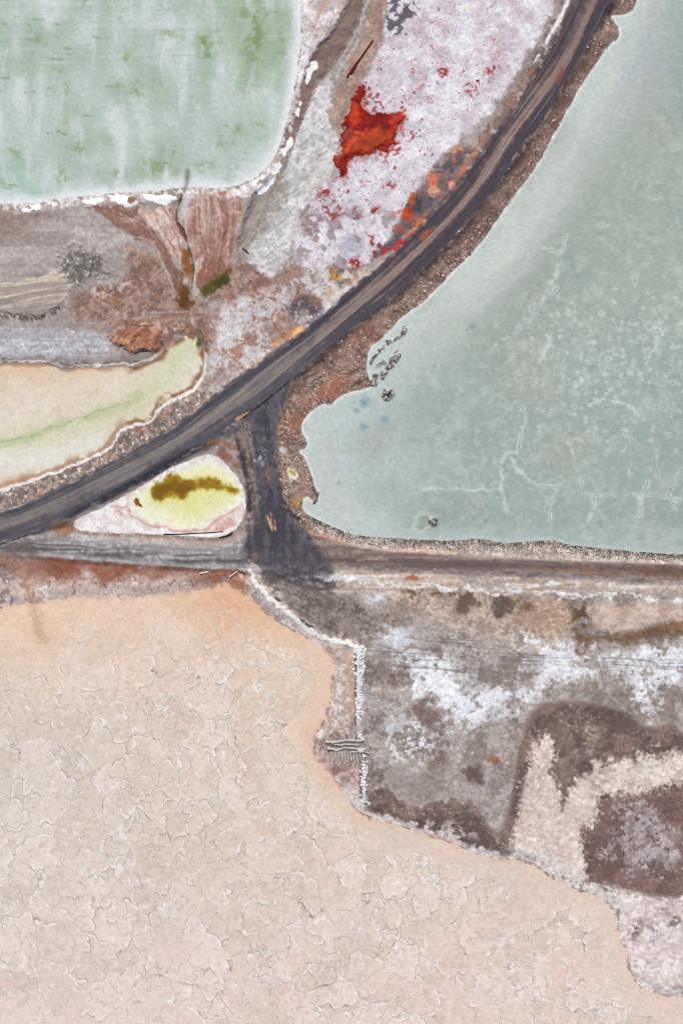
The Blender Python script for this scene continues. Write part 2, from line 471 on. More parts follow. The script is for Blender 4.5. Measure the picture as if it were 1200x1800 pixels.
# dark speckled corner at the top
zK = M([(678, -80), (735, -80), (732, 10), (715, 40), (700, 62), (676, 72), (674, 40), (686, 8)], 5, 2)
P(mixc((222, 222, 228), (92, 86, 92), ss(0.5 + 0.9 * n9 + 0.5 * speck)), zK * 0.9)
# dark speckled margin along the haul road
sR = sd(ROAD_L + [(-130, -130)], 0, 120)          # distance west of the road's west edge
zE = step(sR, 36, 10) * step(sR, -3, 3) * step(Y, 470, 380)
P((120, 102, 98), zE * 0.9 * ss(0.9 + 0.6 * n9 + 0.5 * speck - 0.05 * (sR - 10)))
P((84, 76, 80), zE * 0.7 * ss(0.9 * n5 + 0.5 * n16 - 0.4))

# red staining, scattered over the flat
redn = 0.9 * n5 + 0.5 * n12 + 0.3 * n2
zRS = 0.8 * blob(680, 240, 58, 48, -25, 1.2, 0.3) + 0.6 * blob(668, 180, 40, 50, 10, 1.2) + 0.8 * blob(600, 330, 34, 36, 0, 1.2) + 0.35 * blob(720, 120, 90, 100, 0, 1.4) + 0.3 * blob(660, 330, 70, 100, 0, 1.4)
redf = 0.8 * n3 + 0.55 * n5 + 0.6 * n16 + 0.5 * dsp
P((142, 74, 84), np.clip(zRS, 0, 1) * zF * 0.6 * ss(0.9 * redf - 1.3 + 0.85 * np.clip(zRS, 0, 1)))
P((150, 36, 36), np.clip(zRS, 0, 1) * zF * 0.6 * ss(1.0 * redf - 2.15 + 1.0 * np.clip(zRS, 0, 1)))
for (a, b, rx, ry, an, o) in [(848, 133, 7, 20, 40, 0.95), (839, 142, 5, 6, 0, 0.9), (774, 127, 6, 6, 0, 0.8), (680, 329, 8, 7, 0, 0.8), (655, 372, 5, 6, 0, .8), (656, 392, 4, 6, 40, .8), (656, 419, 5, 8, -30, .85), (624, 464, 9, 6, 0, .85),
                              (640, 325, 5, 8, 0, .5), (745, 143, 8, 14, 20, .35), (715, 180, 9, 20, 30, .4), (756, 180, 10, 8, 0, .4), (888, 124, 7, 5, 0, .35), (690, 35, 5, 3, 0, .0), (575, 372, 10, 8, 30, .6), (563, 340, 6, 14, -30, .45)]:
    P((142, 34, 36), o * blob(a, b, rx, ry, an, 0.9, 0.8) * ss(0.6 + 0.9 * n3 + 0.4 * n5))
P((240, 238, 222), blob(815, 19, 8, 7, -30, 0.3, 0.4) * 0.95)

# orange, salmon and slate berm between the flat and the haul road
zO = M([(792, 268), (815, 262), (838, 240), (800, 320), (760, 370), (720, 410), (690, 440), (655, 462), (650, 448), (680, 425), (700, 395), (722, 355), (748, 318), (768, 290)], 5, 1.6)
P(mixc((92, 82, 90), (126, 104, 104), ss(0.5 + 0.6 * n9)), zO * 0.9)
P((196, 112, 88), zO * 0.9 * ss(1.2 * n12 - 0.35 + 0.4 * n5) * step(Y, 345, 325))
P((216, 160, 138), zO * 0.7 * ss(1.2 * n12 - 1.0 + 0.4 * n5) * step(Y, 345, 325))
P((170, 78, 58), zO * 0.6 * ss(1.2 * n9 - 0.7 + 0.3 * n16) * step(Y, 330, 350))
P((70, 68, 80), blob(728, 360, 17, 13, -20, 0.4, 0.4) * 0.9)
P((188, 66, 40), blob(713, 377, 11, 9, -30, 0.4, 0.5) * 0.95)
P((204, 98, 44), blob(722, 350, 9, 5, -40, 0.5, 0.5) * 0.8)
P((208, 112, 56), blob(735, 395, 8, 5, -45, 0.5, 0.5) * 0.8)
P((176, 46, 44), M([(650, 448), (668, 440), (690, 430), (712, 412), (735, 402), (748, 404), (725, 424), (700, 442), (672, 456)], 7, 2) * 0.9 * ss(0.5 + 0.7 * n5 + 0.4 * n12))
for c_, o_, pl in [((196, 112, 92), .9, [(756, 304), (764, 298), (770, 306), (766, 318), (774, 328), (768, 340), (756, 336), (752, 322)]), ((222, 172, 158), .7, [(752, 334), (768, 330), (778, 336), (770, 343), (756, 344)]),
                   ((192, 110, 86), .9, [(782, 296), (790, 285), (803, 283), (806, 292), (796, 300), (786, 304)]), ((200, 122, 92), .85, [(772, 300), (784, 300), (778, 310), (770, 310)]), ((196, 118, 92), .85, [(798, 302), (810, 296), (806, 306), (796, 312)]),
                   ((206, 108, 52), .9, [(704, 420), (716, 408), (730, 394), (744, 382), (742, 392), (726, 408), (712, 422)]), ((186, 84, 56), .9, [(700, 380), (708, 368), (718, 376), (716, 388), (704, 390)])]:
    P(c_, M(pl, 4, 1.6) * o_ * ss(0.95 + 0.5 * n3))
# orange edging line, white salt seam
m = LM([(935, 122), (912, 155), (888, 193), (858, 232), (838, 262), (815, 290)], 2.6, 4.5, soft=3, rg=0.6)
P((180, 118, 88), m * 0.5)
m = LM([(997, 2), (985, 30), (968, 60), (950, 92), (938, 112)], 3.4, 1.6, soft=2, rg=0.5)
P((232, 228, 230), m * 0.95)
H += 0.25 * m
P((204, 100, 62), M([(815, 290), (832, 272), (838, 274), (824, 290), (808, 312), (800, 312)], 4, 1) * 0.9)

# --- embankment between the haul road and the teal pond
sRE = sd(ROAD_R + [(1500, 1100), (1500, -130)], 0, 120)
zEm = step(sRE, -4, 2) * step(Y, 960, 930) * step(dTeal, 10, 0) * step(X, 470, 500)
P(mixc((124, 97, 89), (152, 126, 114), ss(0.5 + 0.45 * n12 + 0.3 * grain)), zEm)
P((178, 120, 92), zEm * 0.65 * ss(0.8 * n30 - 0.1 + 0.3 * n9) * step(Y, 540, 640) * step(Y, 790, 730))
P((166, 108, 86), zEm * 0.8 * M([(512, 745), (530, 715), (555, 690), (590, 660), (612, 655), (600, 690), (560, 706), (528, 735), (520, 760)], 8, 1.6))
P((196, 172, 150), zEm * 0.6 * ss(0.9 * n9 - 0.4 + 0.02 * (sRE - 24)) * step(Y, 410, 450) * step(Y, 640, 600))
P((100, 82, 78), zEm * 0.8 * step(sRE, 11, 1) * ss(0.8 + 0.5 * n9))
P((202, 188, 176), zEm * 0.35 * ss(1.2 * n2 + 0.3 * n9 - 1.8 + 0.018 * sRE))
P((92, 76, 70), zEm * 0.4 * ss(1.2 * n3 - 1.6 + 0.5 * n16))
P((168, 128, 108), zEm * 0.4 * ss(0.8 * n12 + 0.1) * step(Y, 700, 740))
P((86, 74, 72), zEm * 0.65 * ss(1.1 * streak(-28, 34, 5, 61) - 0.9) * step(Y, 610, 640) * step(Y, 700, 670))
P((228, 192, 146), LM([(974, 182), (952, 218), (930, 248), (910, 276)], 1.2, 0.6, soft=1.2, rg=0.1) * 0.9)
P((140, 134, 138), LM([(910, 276), (885, 310), (868, 335), (856, 352)], 1.0, soft=1.2, rg=0.1) * 0.7)

# --- strip along the south shore of the teal pond
zS = M([(540, 900), (560, 912), (610, 935), (733, 946), (860, 946), (970, 945), (1050, 960), (1420, 978), (1420, 1003), (1200, 993), (933, 983), (700, 970), (600, 955), (545, 930)], 4, 0.8)
P(mixc((160, 147, 142), (196, 180, 172), ss(0.5 + 0.4 * n9 + 0.4 * grain)), zS)
P((72, 64, 62), zS * 0.85 * step(dTeal, -14, -2) * ss(0.7 + 0.9 * n3 + 0.3 * n9))
P((220, 214, 210), zS * 0.4 * ss(1.3 * n2 + 0.3 * n5 - 1.6))
P((176, 118, 90), M([(533, 935), (560, 936), (596, 950), (620, 962), (640, 972), (600, 966), (560, 950)], 5, 1) * 0.85)
P((222, 184, 154), LM([(560, 938), (590, 952), (625, 965), (700, 968), (800, 972)], 1.4, 2.0, soft=3, rg=0.6) * 0.7)

# --- strip south of the lower road, west: rust bank to salt bloom
zG = M([(-120, 975), (0, 970), (100, 978), (233, 988), (333, 996), (400, 998), (450, 1000), (460, 1030), (420, 1050), (360, 1050), (270, 1062), (100, 1075), (-120, 1100)], 6, 1.5)
gy = (Y - 985 - 14 * step(X, 60, 330) + 6 * n30 + 3 * n9)
P(mixc((156, 118, 104), (204, 182, 174), step(gy, 8, 46)), zG)
P((140, 84, 62), zG * 0.8 * step(gy, 26, 6) * step(X, 60, 110) * ss(0.7 + 0.5 * n16))
P((186, 122, 88), zG * 0.7 * step(X, 330, 400) * ss(0.5 + 0.5 * n16))
P((148, 124, 122), zG * 0.8 * step(X, 75, 25) * ss(0.6 + 0.6 * n12))
P((232, 226, 226), zG * 0.85 * ss(0.9 * n5 + 0.5 * n12 + 0.5 * hs - 0.55) * step(gy, 18, 44))
P((110, 82, 72), zG * 0.6 * ss(1.1 * n5 - 1.2 + 0.4 * n16))
P((186, 140, 104), LM([(42, 1000), (48, 1030), (58, 1058), (62, 1090), (78, 1125)], 5, 8, soft=8, rg=1.2) * 0.6)

# --- broad ground in the south-east
zH = M([(440, 1000), (560, 995), (700, 1000), (967, 1012), (1420, 1022), (1420, 1800), (1100, 1720), (1080, 1610), (920, 1515), (700, 1455), (630, 1420), (640, 1130), (560, 1110), (480, 1050)], 5, 1)
P(mixc((146, 132, 127), (176, 165, 161), ss(0.5 + 0.45 * n30 + 0.2 * n12 + 0.25 * grain)), zH)
# slopes just south of the road
zTop = zH * step(Y, 1052, 1030)
P(mixc((186, 166, 155), (210, 188, 176), ss(0.5 + 0.4 * hs + 0.2 * grain)), zTop * step(X, 560, 600))
P((222, 218, 220), zTop * 0.9 * ss(0.9 * hs + 0.6 * n9 - 0.15 - 0.018 * np.abs(Y - 1031 - 0.012 * (X - 700))) * step(X, 480, 530))
P((160, 150, 148), zH * M([(800, 1012), (900, 1012), (910, 1040), (860, 1046), (810, 1030)], 7, 1.5) * 0.7 * ss(0.5 + 0.7 * streak(45, 18, 3, 63)))
# dark brown skirt
P((92, 80, 80), M([(457, 1000), (520, 1000), (560, 1012), (600, 1030), (560, 1045), (500, 1040), (470, 1030)], 8, 2) * 0.9 * ss(0.85 + 0.4 * n9))
P(mixc((112, 97, 93), (148, 133, 129), ss(0.5 + 0.14 * streak(28, 40, 4, 64) + 0.4 * grain + 0.3 * n16)), M([(468, 1030), (560, 1035), (640, 1060), (720, 1090), (660, 1110), (632, 1135), (600, 1120), (540, 1100), (496, 1065)], 8, 1.6) * 0.92)
P(mixc((168, 146, 134), (204, 182, 168), ss(0.55 + 0.4 * n16 + 0.3 * grain + 0.2 * n5)), M([(650, 1042), (760, 1034), (900, 1040), (1010, 1060), (990, 1130), (900, 1135), (810, 1110), (720, 1080)], 12, 2) * 0.85)
P((190, 156, 126), zH * blob(955, 1095, 44, 32, 0, 0.9, 0.5) * 0.5)
P((112, 82, 60), M([(690, 1038), (740, 1030), (800, 1040), (850, 1042), (820, 1052), (760, 1046)], 6, 1.8) * 0.85 * ss(0.7 + 0.5 * n5))
P((104, 82, 72), M([(800, 1044), (838, 1048), (842, 1062), (828, 1075), (800, 1082)], 7, 1.8) * 0.85)
P((100, 82, 78), M([(862, 1046), (900, 1050), (905, 1070), (888, 1080), (885, 1092), (870, 1092), (866, 1070)], 6, 1.8) * 0.9)
P((104, 78, 58), M([(905, 1052), (938, 1050), (940, 1072), (918, 1074)], 6, 2) * 0.7)
P((98, 74, 52), M([(998, 1056), (1022, 1054), (1032, 1080), (1046, 1100), (1040, 1118), (1012, 1118), (1004, 1090)], 7, 2) * 0.9 * ss(0.8 + 0.4 * n9))
P((110, 84, 66), M([(1008, 1110), (1050, 1112), (1120, 1110), (1165, 1090), (1300, 1080), (1300, 1112), (1160, 1120), (1090, 1132), (1040, 1126), (1030, 1160), (1012, 1155)], 8, 2) * 0.85)
P((146, 108, 80), M([(1160, 1094), (1300, 1080), (1300, 1096), (1180, 1106)], 7, 2) * 0.6)
P(mixc((192, 166, 150), (210, 190, 178), ss(0.5 + 0.5 * n12)), M([(1032, 1060), (1100, 1056), (1300, 1058), (1300, 1080), (1165, 1088), (1110, 1106), (1050, 1108), (1040, 1085)], 7, 1.5) * 0.9)
P((158, 94, 64), blob(727, 1017, 12, 5, 0, 0.5, 0.5) * 0.9)
# salt bands
W_ = []
for poly, th in [([(965, 1140), (1010, 1130), (1025, 1160), (1010, 1200), (960, 1205), (925, 1230), (900, 1240), (930, 1190)], 0.6),
                 ([(1060, 1165), (1090, 1150), (1200, 1135), (1320, 1125), (1320, 1170), (1190, 1190), (1180, 1220), (1140, 1235), (1110, 1200), (1060, 1182)], 0.6),
                 ([(790, 1210), (870, 1210), (950, 1205), (900, 1235), (860, 1262), (810, 1280), (790, 1250)], 0.5),
                 ([(702, 1170), (760, 1155), (800, 1165), (805, 1200), (790, 1218), (740, 1228), (700, 1215)], 0.3),
                 ([(680, 1108), (712, 1105), (716, 1132), (690, 1138)], 0.3), ([(698, 1135), (740, 1150), (735, 1190), (700, 1210), (690, 1175)], 0.0),
                 ([(660, 1290), (700, 1275), (740, 1260), (790, 1300), (760, 1330), (690, 1340)], -0.3), ([(640, 1055), (700, 1040), (650, 1062)], 0.2),
                 ([(880, 1115), (940, 1105), (955, 1128), (930, 1140), (905, 1130)], 0.4), ([(1100, 1210), (1150, 1215), (1145, 1255), (1115, 1245)], 0.1)]:
    m = M(poly, 16, 2.5, 0.6)
    w = m * ss(th + 0.5 + 0.35 * n9 + 0.4 * n3 + 0.45 * n16 + 0.2 * hs)
    P(mixc((208, 208, 215), (232, 233, 240), ss(0.5 + 0.4 * n16)), w * 0.92)
P((238, 240, 246), blob(763, 1194, 40, 33, 20, 0.6, 0.5) * 0.95)
P((232, 233, 240), blob(850, 1238, 50, 22, -20, 0.7, 0.6) * 0.85 * ss(0.8 + 0.6 * n5))
P((230, 231, 238), (blob(985, 1165, 40, 28, -30, 0.8, 0.6) + blob(1140, 1160, 75, 20, -6, 0.7, 0.6) + 0.8 * blob(1130, 1225, 22, 24, 0, 0.8, 0.6)).clip(0, 1) * 0.8 * ss(0.8 + 0.7 * n5))
P((232, 236, 244), blob(694, 1120, 15, 12, 40, 0.6, 0.6) * 0.8)
P((200, 198, 203), zH * 0.55 * ss(0.3 * n5 + 0.3 * n3 + 0.7 * n16 + 0.7 * n60 - 0.75) * step(Y, 1090, 1130) * step(Y, 1420, 1330) * step(X, 1010, 900))
P((112, 92, 86), zH * 0.6 * ss(0.9 * n30b + 0.5 * n5 - 0.95) * step(X, 900, 820) * step(Y, 1090, 1120))
P((116, 100, 104), zH * 0.5 * ss(0.9 * streak(4, 90, 3, 66) - 0.9) * step(np.abs(Y - 1150), 50, 20))
# dark inverted U of wet mud and the dark eastern mudflat
MUD = [(934, 1254), (944, 1244), (961, 1234), (1007, 1231), (1050, 1239), (1093, 1245), (1112, 1260), (1128, 1276), (1143, 1283), (1160, 1276), (1180, 1272), (1200, 1294), (1420, 1300), (1420, 1560), (1200, 1576), (1150, 1574), (1110, 1562), (1070, 1553),
       (1024, 1552), (1019, 1470), (1008, 1445), (1040, 1440), (1042, 1400), (1010, 1420), (960, 1400), (945, 1380), (930, 1348), (918, 1390), (914, 1434), (904, 1470), (890, 1490), (860, 1496), (800, 1482), (740, 1462), (690, 1440), (646, 1428), (641, 1400),
       (654, 1386), (674, 1380), (690, 1392), (706, 1408), (735, 1416), (770, 1404), (800, 1398), (846, 1402), (852, 1440), (866, 1462), (880, 1462), (892, 1432), (900, 1388), (905, 1338), (920, 1285)]
dust = 0.55 * n2 + 0.5 * n3 + 0.25 * n5


def MD(poly, w=9.0, big=0.5, grow=0.0):
    """a border that breaks up into grains"""
    return ss(((sd(poly) + grow) / w + 0.42 * dust + big * (0.3 * n9 + 0.4 * n30)) * 0.6 + 0.5)


zMud = MD(MUD, 6, 0.5)
P(mixc((104, 86, 83), (136, 112, 108), ss(0.45 + 0.45 * n30 + 0.2 * n9 + 0.3 * grain)), zMud * 0.95)
P((128, 100, 98), zMud * 0.5 * step(X, 1010, 1060) * step(Y, 1380, 1420))
P((184, 168, 164), zMud * 0.5 * ss(1.2 * n2 + 0.5 * n16 - 2.1))
P((146, 130, 122), zMud * 0.6 * M([(960, 1275), (1010, 1262), (1060, 1290), (1060, 1340), (1030, 1360), (1004, 1385), (986, 1426), (980, 1400), (966, 1376), (964, 1350), (974, 1312)], 22, 2) * ss(0.7 + 0.5 * n16))
P((196, 184, 180), zMud * 0.5 * blob(1030, 1300, 16, 50, -20, 1.2, 0.4) * ss(0.9 * n3 + 0.4 * n9 - 0.1))
PALE = [(945, 1294), (961, 1290), (971, 1307), (967, 1338), (956, 1356), (970, 1374), (980, 1390), (984, 1428), (990, 1412), (1005, 1380), (1019, 1366), (1032, 1361), (1041, 1380), (1042, 1423), (1038, 1445), (1010, 1446), (1019, 1468), (1021, 1512), (1024, 1556), (1000, 1550),
        (934, 1510), (905, 1486), (911, 1450), (919, 1396), (933, 1347)]
P(mixc((212, 193, 186), (226, 210, 204), ss(0.5 + 0.4 * n16 + 0.2 * grain)), MD(PALE, 10, 0.3, 4))
P((226, 220, 220), MD(PALE, 10, 0.3, 4) * step(dTan, -40, -10) * 0.6)
P((186, 168, 160), MD(PALE, 10, 0.3, 4) * 0.6 * ss(0.6 * n16 + 0.5 * n60 - 0.7))
ARM = [(1048, 1380), (1048, 1352), (1068, 1343), (1090, 1347), (1108, 1334), (1139, 1326), (1157, 1337), (1179, 1324), (1330, 1330), (1330, 1366), (1197, 1366), (1157, 1375), (1108, 1384), (1068, 1390)]
P(mixc((208, 190, 183), (228, 215, 208), ss(0.5 + 0.4 * n16 + 0.2 * grain)), MD(ARM, 12, 0.5, 6) * 0.95)
P((206, 190, 183), MD([(1020, 1362), (1052, 1350), (1060, 1376), (1046, 1410), (1030, 1400)], 10, 0.4, 3) * 0.8)
P(mixc((158, 142, 144), (196, 186, 190), ss(0.5 + 0.5 * n16 + 0.4 * n5)), M([(1070, 1420), (1095, 1408), (1130, 1418), (1170, 1440), (1195, 1480), (1185, 1530), (1150, 1545), (1115, 1530), (1085, 1525), (1055, 1515), (1052, 1490), (1075, 1470), (1076, 1440)], 9, 2.2) * 0.75 * ss(0.65 + 0.4 * n9 + 0.35 * n3 + 0.5 * n30))
P((108, 92, 84), LM([(990, 1392), (986, 1425)], 4, 2.5, soft=5) * 0.7)
P((196, 182, 180), M([(735, 1436), (770, 1440), (830, 1455), (850, 1478), (800, 1476), (750, 1458)], 8, 2) * 0.8 * ss(0.5 + 0.6 * n9))
P(mixc((186, 168, 166), (214, 200, 196), ss(0.5 + 0.5 * n12)), M([(800, 1330), (838, 1345), (850, 1400), (838, 1428), (806, 1420), (776, 1398), (740, 1408), (700, 1398), (700, 1370), (760, 1360)], 14, 2.5) * 0.28)
LOBE = [(650, 1390), (668, 1380), (690, 1392), (706, 1408), (735, 1416), (768, 1404), (800, 1398), (835, 1404), (850, 1440), (872, 1445), (890, 1420), (895, 1370), (890, 1330), (840, 1310), (760, 1330), (690, 1350)]
dLo = sd(LOBE) + 1.2 * EN
P(mixc((150, 136, 132), (178, 167, 164), ss(0.5 + 0.4 * n16 + 0.3 * n5)), step(dLo, -2, 2) * step(Y, 1330, 1385) * 0.8)
P((206, 198, 194), step(dLo, -3.5, -1) * step(dLo, 2.5, 0.5) * 0.5 * step(Y, 1372, 1392) * ss(0.6 + 0.7 * n9))
P((96, 80, 78), M([(815, 1350), (835, 1340), (850, 1350), (850, 1375), (832, 1380), (818, 1368)], 6, 2) * 0.85)
P((150, 96, 60), blob(867, 1336, 7, 5, 0, 0.6, 0.5) * 0.7)
P(mixc((214, 196, 194), (229, 217, 217), ss(0.55 + 0.3 * n16 + 0.2 * grain)), MD([(1020, 1552), (1060, 1560), (1110, 1572), (1160, 1584), (1420, 1580), (1420, 1770), (1200, 1752), (1136, 1740), (1104, 1690), (1086, 1640), (1088, 1616), (1070, 1585)], 9, 0.5))
P((124, 102, 102), (blob(1115, 1634, 26, 15, -25, 1.0, 0.5) + blob(1176, 1608, 22, 14, 20, 1.0, 0.5)).clip(0, 1) * 0.85 * ss(0.6 + 0.7 * n5))
P((178, 158, 162), zH * step(Y, 1600, 1660) * 0.4 * ss(0.7 * n12 - 0.5 + 0.5 * n16))
# tyre tracks swinging south-east
for k in range(9):
    y0 = 1018 + k * 9
    pts = [(500 + k * 4, y0 + 4), (580, y0 + 22 + 3 * k), (680, y0 + 48 + 3 * k), (790, y0 + 72 + 2 * k), (900, y0 + 84)]
    m = LM(pts, 1.1, 0.8, soft=2.2, rg=0.5, jit=0.5, seed=80 + k) * ss(0.5 + 0.7 * n16)
    P((180, 172, 170) if k % 2 else (106, 94, 92), m * 0.28)
    H += (0.015 if k % 2 else -0.02) * m
for k, (y0, xa, xb) in enumerate([(1152, 690, 1200), (1159, 700, 1280), (1166, 820, 1280), (1171, 1000, 1280)]):
    P((112, 104, 112), LM([(xa, y0), ((xa + xb) / 2, y0 + 3), (xb, y0 + 8)], 0.9, soft=1.6, rg=0.3) * 0.5 * ss(0.6 + 0.7 * n16))
# white seams in the slope
for k, pts in enumerate([[(935, 1045), (970, 1040), (1000, 1045), (1055, 1048)], [(1062, 1048), (1090, 1042), (1120, 1046)], [(1135, 1052), (1170, 1055), (1230, 1058)], [(880, 1038), (905, 1042), (950, 1028), (985, 1024)],
                         [(620, 1022), (660, 1024), (700, 1032), (760, 1030), (800, 1038)], [(822, 1033), (850, 1040), (872, 1046)], [(980, 1050), (1030, 1052)], [(570, 1018), (600, 1012), (620, 1022)]]):
    m = LM(pts, 1.9, soft=2.4, rg=0.9, jit=2.0, seed=30 + k)
    P((232, 230, 232), m * 0.9)
    H += 0.15 * m

# --- general roughness of the made ground
land_h = 0.9 + 0.25 * n60 + 0.07 * n16 + 0.018 * n5 + 0.007 * n3
H += land_h

# named features of the land, with their own relief
# spoil heap with its swept layers
SPOIL = [(-120, 512), (0, 500), (58, 494), (108, 478), (124, 488), (128, 506), (118, 526), (98, 544), (62, 559), (0, 548), (-120, 542)]
dSp = sd(SPOIL)
mSp = ss((dSp + 0.7 * EN) / 4 + 0.5)
sp = streak(-9, 130, 5.0, 70, 3)
P(mixc((166, 150, 144), (214, 203, 191), ss(0.85 + 0.5 * sp + 0.1 * grain - 0.012 * (Y - 500 + 0.13 * X))), mSp)
P((202, 184, 150), mSp * 0.6 * ss(0.9 * streak(-10, 110, 4, 73) - 0.5) * step(Y + 0.13 * X, 530, 512))
P((146, 126, 118), mSp * 0.5 * ss(1.0 * sp - 1.1 + 0.02 * (Y - 515 + 0.13 * X)))
H += mSp * (0.3 + 0.04 * sp) + 0.6 * mSp * step(dSp, 0, 30)
zcut_shade = step(dSp, -13, -3) * step(dSp, 4, -2) * step(Y, 528, 545) * step(X, 125, 105)
P((84, 76, 74), zcut_shade * 0.85 * ss(0.5 + 1.0 * streak(60, 12, 3.5, 75)))  # shadow under the heap's southern edge, painted as dark teeth
H += zcut_shade * 0.25 * streak(60, 12, 3.5, 75)
iSpoil = new('spoil_heap', mSp, label='long pale spoil heap with swept cream and brown layers beside the western edge', category='spoil heap', mat='land')
# dark gravel heap
mGr = M([(107, 447), (128, 438), (152, 436), (176, 448), (196, 470), (212, 488), (190, 489), (166, 492), (142, 502), (126, 490), (107, 466)], 6, 2.2)
P(mixc((104, 99, 95), (146, 140, 134), ss(0.5 + 0.5 * n5 + 0.5 * n2)), mGr * 0.85)
P((206, 202, 198), mGr * 0.8 * ss(1.3 * n2 + 0.5 * n5 - 1.7))
P((198, 192, 186), M([(165, 492), (190, 490), (222, 496), (215, 512), (190, 520), (168, 512)], 9, 2) * 0.75 * ss(0.6 + 0.6 * n5))
H += mGr * (0.3 + 0.05 * n5 + 0.03 * n3)
new('gravel_heap', mGr, label='dark grey gravel heap spread on the pale flat above the spoil heap', category='gravel heap', mat='land')
# rust mound by the cream pond
mMo = M([(197, 596), (210, 580), (238, 573), (268, 574), (288, 584), (290, 604), (278, 618), (248, 622), (214, 618), (198, 610)], 5, 1.4)
P(mixc((140, 96, 78), (180, 122, 92), ss(0.5 + 0.6 * streak(-50, 20, 4, 78) + 0.2 * n9)), mMo * 0.9)
P((196, 176, 164), mMo * 0.6 * ss(1.2 * n3 + 0.3 * n9 - 1.5))
H += mMo * (0.9 + 0.2 * n9) * 1.2
new('earth_mound', mMo, label='rust brown oval earth mound just above the cream pond', category='earth mound', mat='land')
P((70, 62, 58), LM([(232, 571), (250, 574), (262, 573)], 1.4, 0.8, soft=2) * 0.8)
# red heap
RED = [(640, 143), (648, 157), (640, 175), (634, 188), (654, 199), (688, 207), (708, 201), (702, 226), (692, 248), (678, 268), (648, 271), (618, 284), (612, 296), (603, 318), (594, 318), (588, 297), (585, 280), (597, 252), (597, 227), (607, 203), (617, 180), (627, 157)]
dRed = sd(RED) - 2.0
P((166, 84, 84), step(dRed + 3 * n9 + 3 * n5 + 2 * n3, -15, 0) * 0.5 * step(Y, 150, 175) * zF)
P((128, 104, 114), zF * 0.5 * ss(1.3 * n2 + 0.4 * n16 + 0.3 * dsp - 2.1))
mRed = ss((dRed + 1.3 * EN + 1.2 * n3) / 5 + 0.5)
P(mixc((114, 26, 25), (150, 38, 30), ss(0.5 + 0.4 * n9 + 0.3 * n3)), mRed)
P((208, 84, 50), mRed[...] * M([(630, 234), (648, 226), (688, 230), (686, 246), (668, 264), (630, 264), (608, 284), (590, 290), (596, 264), (617, 250)], 5, 1.6) * 0.95 * ss(1.15 + 0.2 * n9))
P((200, 66, 36), M([(610, 210), (618, 188), (624, 178), (632, 207), (646, 212), (640, 218), (622, 222)], 5, 1.3) * 0.9)
P((126, 28, 24), M([(632, 203), (655, 202), (690, 208), (704, 206), (696, 226), (672, 226), (640, 216)], 6, 1.6) * mRed * 0.8 * ss(0.8 + 0.5 * n5))
P((214, 92, 56), mRed * 0.18 * ss(0.9 * n5 + 0.5 * n9 - 0.9) * step(Y, 222, 240))
P((120, 28, 26), mRed * 0.45 * step(dRed, 8, 1) * ss(0.65 + 0.5 * n9 + 0.3 * n3))
P((150, 78, 66), blob(612, 236, 9, 13, 15, 0.6, 0.4) * 0.7)
P((96, 26, 22), M([(632, 213), (660, 220), (684, 226), (660, 232), (640, 222)], 6, 1.6) * 0.7 * ss(0.5 + 0.8 * n5))
H += mRed * 0.25 + 2.2 * ss(dRed / 34) + 0.05 * mRed * n9
iHeap = new('red_earth_heap', mRed, label='vivid orange red heap of earth on the pink white salt flat', category='earth heap', mat='land')
for k, (a, b) in enumerate([((690, 212), (712, 196)), ((694, 222), (714, 230)), ((688, 218), (708, 206)), ((686, 206), (700, 198)), ((690, 228), (706, 234))]):
    P((196, 60, 46) if k != 3 else (150, 40, 38), LM([a, b], 3.2, 1.2, soft=3, rg=0.7, sm=0) * 0.85)

for pl in ([(630, 234), (648, 226), (688, 230), (686, 246), (668, 264), (630, 264), (608, 284), (590, 290), (596, 264), (617, 250)], [(610, 210), (618, 188), (624, 178), (632, 207), (646, 212), (640, 218), (622, 222)]):
    new('orange_earth', M(pl, 5, 1.6) * (mRed > 0.5), parent=iHeap, mat='land')
# roads --------------------------------------------------------------
mRoad = step(dRoad + 0.7 * EN, -2.5, 2.0)


def along(L, Rr):
    """0 at the west edge, 1 at the east edge of a road, and metres along it"""
    Lp, Rp = np.array(chaikin(L, False, 1)), np.array(chaikin(Rr, False, 1))
    sel = np.where(dRoad > -30)
    x, y = X[sel], Y[sel]

    def near(Pp):
        best = np.full(len(x), 1e9)
        s = np.zeros(len(x))
        seg = np.hypot(*(Pp[1:] - Pp[:-1]).T)
        cum = np.concatenate([[0], np.cumsum(seg)])
        for k in range(len(seg)):
            ax, ay = Pp[k]
            dx, dy = Pp[k + 1] - Pp[k]
            t = np.clip(((x - ax) * dx + (y - ay) * dy) / (dx * dx + dy * dy + 1e-9), 0, 1)
            d = np.hypot(x - ax - t * dx, y - ay - t * dy)
            w = d < best
            best[w] = d[w]
            s[w] = cum[k] + t[w] * seg[k]
        return best, s
    a, sa = near(Lp)
    b, sb = near(Rp)
    T = np.zeros((NY, NX), F32)
    S = np.zeros((NY, NX), F32)
    T[sel] = a / (a + b + 1e-6)
    S[sel] = (sa + sb) / 2
    return T, S


